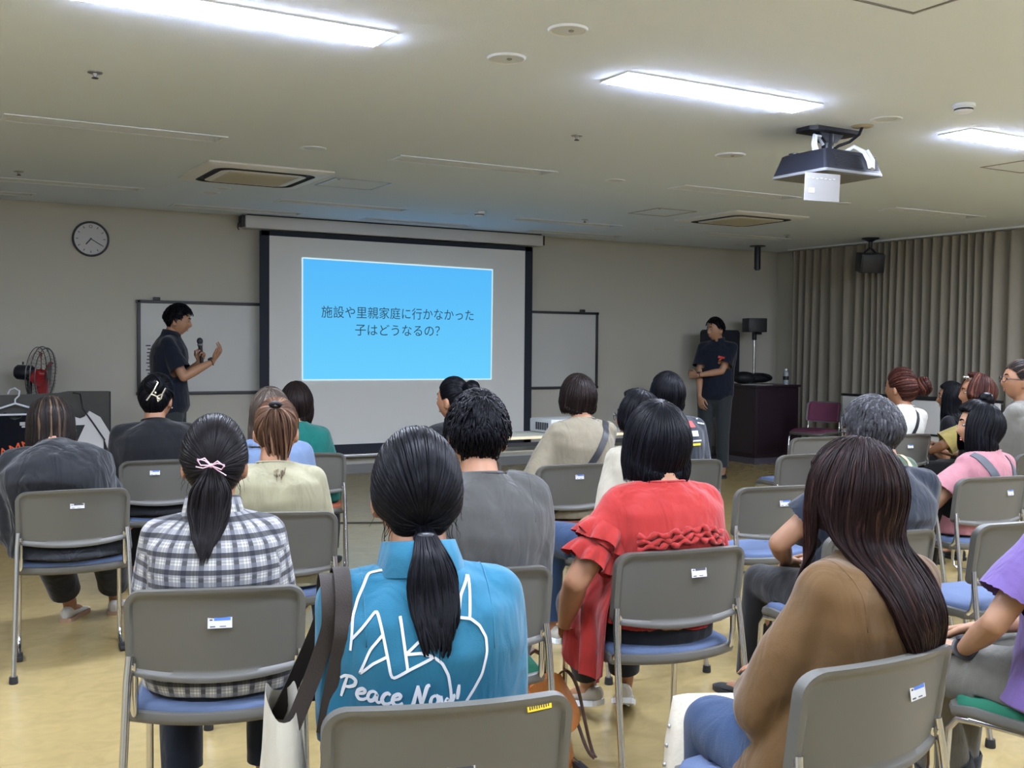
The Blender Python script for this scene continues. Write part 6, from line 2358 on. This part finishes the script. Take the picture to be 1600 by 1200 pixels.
# pink ribbon on the ponytail
q = P[5]; R, hc, rt = q['R'], q['hc'], q['rt']
tp = hc + R @ (nrm((0, -1, -.02)) * .118)
c = tp + np.array([0, -.030, .012])
mb = MB()
for s in (-1, 1):
    for k in (0, 1):
        mb.tube([c, c + np.array([s * .016, -.004, .010 + .006 * k - s * .004]), c + np.array([s * .034, -.006, .010 - s * .008 - .004 * k]), c + np.array([s * .026, -.006, -.004 - s * .006]), c], (.004, .0018), 6, ref=(0, 1, 0))
    mb.tube([c, c + np.array([s * .02, -.006, -.010 - .004 * s]), c + np.array([s * .038, -.004, -.014 - .012 * s])], (.0035, .0015), 6, ref=(0, 1, 0))
mb.ball(c, (.006, .005, .006), 10)
mb.build('hair_ribbon', M['pinkribbon'], q['body'], 60)
# silver claw clip
q = P[4]; R, hc = q['R'], q['hc']
mb = MB()
c = np.array([.060, -.178, .020]) * 1.0
f = lambda x, z, y=0: hc + R @ (c + np.array([x, y - .0, z]))
mb.tube([f(-.045, -.040), f(-.01, .01), f(.012, .058), f(.004, .064)], .0045, 7)
mb.tube([f(-.02, -.005), f(.012, -.018), f(.040, -.005), f(.056, .028)], .0045, 7)
mb.tube([f(.012, -.018), f(.018, -.045), f(.034, -.030), f(.040, -.005)], .0045, 7)
mb.ball(f(.020, -.030), .008, 8); mb.ball(f(.002, .002), .007, 8)
mb.build('hair_clip', mat('pale_gold_clip', rgb(222, 214, 190), .25, .7), q['body'], 60)
MB().ball(hc + R @ np.array([.086, -.004, -.045]), .006, 8).build('earring', M['chrome'], q['body'])

# frilled sleeves of the red blouse
q = P[15]
for s in (-1, 1):
    E_, W_, a = q['arms'][s]
    S = q['SH'][s]
    d = nrm(E_ - S); b1 = nrm(np.cross(d, q['fw'])); b2 = np.cross(d, b1)
    for lv, (u_, r0, r1, ln) in enumerate(((.30, .066, .084, .06), (.55, .062, .078, .06))):
        e = S + (E_ - S) * u_
        G = []
        for i in range(7):
            t = i / 6
            row = []
            for k in range(72):
                a_ = 2 * PI * k / 72
                rr = r0 + (r1 - r0) * math.sin(t * PI / 2) + .013 * t * math.sin(a_ * 9 + lv) + .005 * t * math.sin(a_ * 4 + 1)
                row.append(e + d * (ln * t + .008 * t * math.sin(a_ * 5 + 2)) + (b1 * math.cos(a_) + b2 * math.sin(a_)) * rr)
            G.append(row)
        MB().grid(np.array(G), wrap=True).build('sleeve_frill', M['red'], q['shirt'], 180)
# gathered ruche across the lower back
pts, ns = back_path(q, [(-.15, .80), (-.05, .815), (.05, .825), (.14, .80)], .004, 14)
mb = MB()
for k, dz in enumerate((0, .018, -.016)):
    mb.tube([p + np.array([0, 0, dz + .006 * math.sin(i * .9 + k * 2)]) + n * .002 for i, (p, n) in enumerate(zip(pts, ns))], [.008 + .003 * math.sin(i * 1.3 + k) for i in range(len(pts))], 8)
mb.build('gathered_seam', M['red'], q['shirt'], 180)

# blouse hem hanging over the left edge of the seat
q = P[15]
G = []
for i in range(15):
    t = i / 14
    row = []
    for k in range(31):
        u = k / 30
        y = -.16 + .30 * u + .02 * t * math.sin(u * 9)
        x = -.178 - .050 * math.sin(min(1, t * 2.2) * PI / 2) - .022 * t * math.sin(u * 15 + 1.2) - .02 * math.sin(u * PI)
        z = .70 - (.30 + .06 * math.sin(u * PI * .9 + .3) + .02 * math.sin(u * 11)) * t
        row.append((x, y, z))
    G.append(row)
G = np.array(G)
mb = MB(); mb.grid(G); mb.grid(G + np.array([.006, 0, 0]), flip=True)
mb.build('blouse_tail', M['red'], q['shirt'], 180)

# armhole seams on the nearer shirts
for pid in (10, 11, 12, 16, 22, 24):
    q = P[pid]
    for s in (-1, 1):
        c0 = q['SH'][s] - q['rt'] * s * .022
        pts = []
        for a in np.linspace(-35, 120, 26):
            d = np.array([0, 0, 1.0]) * math.cos(math.radians(a)) - q['fw'] * math.sin(math.radians(a))
            p, n_ = local_ray(q, c0 + d * .22, -d, .0004)
            pts.append(p + q['rt'] * s * .0)
        pts = np.array(pts)
        for _ in range(2):
            pts[1:-1] = .5 * pts[1:-1] + .25 * (pts[:-2] + pts[2:])
        MB().tube(list(pts), .0016, 5, ref=q['rt']).build('sleeve_seam', q['shirt'].data.materials[0], q['shirt'], 180)
# ------------------------------------------------------------------ bags, microphone, cable
def toworld(info, p):
    b_ = info['body']
    return np.array(Matrix.Translation(b_.location) @ Matrix.Rotation(b_.rotation_euler.z, 4, 'Z') @ Vector(p))


bpy.context.view_layer.update()
# microphone in the presenter's left hand
q = P[1]
E_, W_, a = q['arms'][-1]
ax = nrm((.05, .02, 1.0) + q['fw'] * -.10)
c = W_ + nrm(a['hand']) * .085 + np.array([.012, -.004, .0])
c = toworld(q, c); axw = toworld(q, ax) - toworld(q, (0, 0, 0))
mic = empty('microphone', tuple(c))
mic.rotation_mode = 'QUATERNION'; mic.rotation_quaternion = Vector(axw).to_track_quat('Z', 'Y')
MB().lathe([(.0001, -.11), (.013, -.11), (.014, -.10), (.017, .05), (.019, .07), (.0001, .07)], n=18).build('handle', M['black'], mic)
MB().lathe([(.019, .068), (.024, .074), (.024, .080), (.019, .084)], n=18).build('collar_ring', M['steel'], mic)
MB().ball((0, 0, .104), (.025, .025, .029), 18).build('grille_head', M['slot'], mic)
tag(mic, 'black hand microphone held by the presenter at left', 'microphone')

# tote bag on the left shoulder of the sky blue polo woman
q = P[11]
sh = q['SH'][-1]; fw, rt = q['fw'], q['rt']
bagc = np.array([-.285, -.03, .62])
tb_ = empty('tote_bag', tuple(toworld(q, (bagc[0], bagc[1], .43))), q['body'].rotation_euler.z)
G = []
for i in range(9):
    t = i / 8
    row = []
    hw_ = .095 + .085 * (1 - t) ** .8; hd_ = .05 * (1 - .55 * t) + .006
    for k in range(28):
        a_ = 2 * PI * k / 28
        row.append((math.copysign(abs(math.cos(a_)) ** .7, math.cos(a_)) * hd_ * (1 + .08 * math.sin(3 * a_ + 4 * t)), math.copysign(abs(math.sin(a_)) ** .7, math.sin(a_)) * hw_, -.02 + .33 * t + .018 * t * math.cos(2 * a_)))
    G.append(row)
mb = MB().grid(np.array(G), wrap=True); mb.add(G[0], [tuple(range(27, -1, -1))])
mb.build('bag_body', fabric('white_canvas', rgb(226, 224, 218), .3), tb_, 180)
inv = lambda p: np.array(p) - np.array([bagc[0], bagc[1], .43])
for j, (xt, e1, e2, hw_) in enumerate(((-.034, (-.248, .745), (-.290, .66), .015), (-.012, (-.205, .76), (-.212, .69), .015))):
    c0 = sh + rt * xt
    mid, mn = [], []
    for a in np.linspace(-38, 218, 40):
        d = -fw * math.cos(math.radians(a)) + np.array([0, 0, 1.0]) * math.sin(math.radians(a))
        p, n_ = local_ray(q, c0 + d * .45, -d, .007)
        mid.append(p); mn.append(d)
    for y_, seq in ((-.105, 0), (.10, -1)):
        for t_, (ex, ez) in ((.45, e1), (1.0, e1), (1.0, e2)):
            base_ = mid[seq]
            end = np.array([ex, y_ if seq == 0 else y_ - .02, ez])
            p = base_ * (1 - t_) + end * t_
            nd = nrm((-fw if seq == 0 else fw) - rt * .35)
            if seq == 0:
                mid = [p] + mid; mn = [nd] + mn
            else:
                mid = mid + [p]; mn = mn + [nd]
    # the two blend points were measured from the strap's own end, keep them in order
    P_, N_ = np.array(mid), np.array(mn)
    for _ in range(3):
        P_[1:-1] = .5 * P_[1:-1] + .25 * (P_[:-2] + P_[2:]); N_[1:-1] = .5 * N_[1:-1] + .25 * (N_[:-2] + N_[2:])
    N_ /= np.linalg.norm(N_, axis=1, keepdims=True)
    ribbon(np.array([inv(p) for p in P_]), N_, hw_, .003, M['strapbrown'], 'shoulder_strap', tb_)
tag(tb_, 'white canvas tote bag on dark brown straps hanging from the sky blue polo woman', 'bag')

# brown leather handbag on the floor by the green seat
lb = empty('leather_handbag', (1.80, 2.98, 0), math.radians(20))
M['leather'] = mat('tan_leather', rgb(168, 104, 48), .45, 0, .4, .3, 30, .2, 9)
M['leatherdark'] = mat('dark_leather', rgb(70, 40, 26), .5)
G = []
for i in range(10):
    t = i / 9
    row = []
    hw_ = .17 * (1 - .35 * t * t); hd_ = .085 * (1 - .55 * t) + .012
    for k in range(32):
        a_ = 2 * PI * k / 32
        row.append((math.copysign(abs(math.cos(a_)) ** .6, math.cos(a_)) * hw_ * (1 + .05 * math.sin(5 * a_ + 3 * t)), math.copysign(abs(math.sin(a_)) ** .7, math.sin(a_)) * hd_, .002 + .29 * t + .02 * t * math.sin(3 * a_)))
    G.append(row)
mb = MB().grid(np.array(G), wrap=True); mb.add(G[0], [tuple(range(31, -1, -1))]); mb.add(G[-1], [tuple(range(32))])
mb.build('bag_body', M['leather'], lb, 180)
mb = MB()
FL = []
for i in range(9):
    t = i / 8
    FL.append([(-.13 + .26 * k / 12, -.02 - .085 * math.sin(t * PI / 2) - .01 * math.sin(k * .8), .305 - .16 * t + .012 * math.sin(k * .9 + t * 3)) for k in range(13)])
mb.grid(np.array(FL)); mb.grid(np.array(FL) + np.array([0, -.004, 0]), flip=True)
mb.build('flap', M['leather'], lb, 180)
pl_ = [np.array(p) for p in [(.13, 0, .27), (.16, -.02, .31), (.19, -.05, .25), (.195, -.08, .12), (.205, -.10, .03), (.19, -.13, .012), (.165, -.11, .04), (.17, -.06, .14), (.13, -.02, .26)]]
for _ in range(3):
    pl_ = [pl_[0]] + [q_ for a, b_ in zip(pl_[:-1], pl_[1:]) for q_ in (a * .75 + b_ * .25, a * .25 + b_ * .75)] + [pl_[-1]]
MB().tube(pl_, (.009, .003), 8).build('strap', M['leatherdark'], lb, 60)
MB().tube([(-.08, 0, .29), (-.07, 0, .37), (0, -.01, .40), (.06, 0, .37), (.07, 0, .29)], .008, 8).build('handle', M['leatherdark'], lb, 60)
tag(lb, 'tan leather handbag on the floor beside the green seat', 'bag')

# cream quilted bag at the knee of the long haired woman
qb = empty('cream_bag', (1.80, 2.09, 0), math.radians(-25))
M['quilt'] = mat('cream_quilt', rgb(206, 200, 184), .8, 0, .2, .6, 22, .12, 16)
G = []
for i in range(14):
    t = i / 13
    row = []
    hw_ = .125 * (1 - .25 * t ** 3); hd_ = (.075 * (1 - .5 * t ** 2) + .01) * (1 if t < .93 else .7)
    for k in range(40):
        a_ = 2 * PI * k / 40
        r_ = 1 + .035 * math.sin(6 * a_ + 9 * t) * math.sin(14 * t)
        row.append((math.copysign(abs(math.cos(a_)) ** .65, math.cos(a_)) * hw_ * r_, math.copysign(abs(math.sin(a_)) ** .7, math.sin(a_)) * hd_ * r_, .002 + .50 * t))
    G.append(row)
mb = MB().grid(np.array(G), wrap=True); mb.add(G[0], [tuple(range(39, -1, -1))]); mb.add(G[-1], [tuple(range(40))])
mb.build('bag_body', M['quilt'], qb, 180)
mb = MB()
for i in range(9):
    t = .06 + .10 * i
    tt_ = (.03 + .05 * i) / .50
    mb.ball((-.125 * (1 - .25 * tt_ ** 3) * 1.01, 0, .03 + .05 * i), .006, 8)
mb.build('stud', M['steel'], qb)
MB().tube([(-.08, -.08, .48), (-.05, -.09, .44), (.02, -.10, .42), (.10, -.08, .47)], (.012, .003), 6).build('handle', M['quilt'], qb, 60)
tag(qb, 'cream quilted bag standing against the knee of the long haired woman', 'bag')

# thin cable on the floor below the screen
cb = MB().tube([(1.2, 8.60, .006), (2.0, 8.32, .006), (2.84, 7.92, .006), (3.3, 7.70, .006), (3.9, 7.44, .006), (4.3, 7.25, .006)], .006, 6).build('floor_cable', M['black'], None, 60)
tag(cb, 'thin black cable lying across the floor before the screen', 'cable')
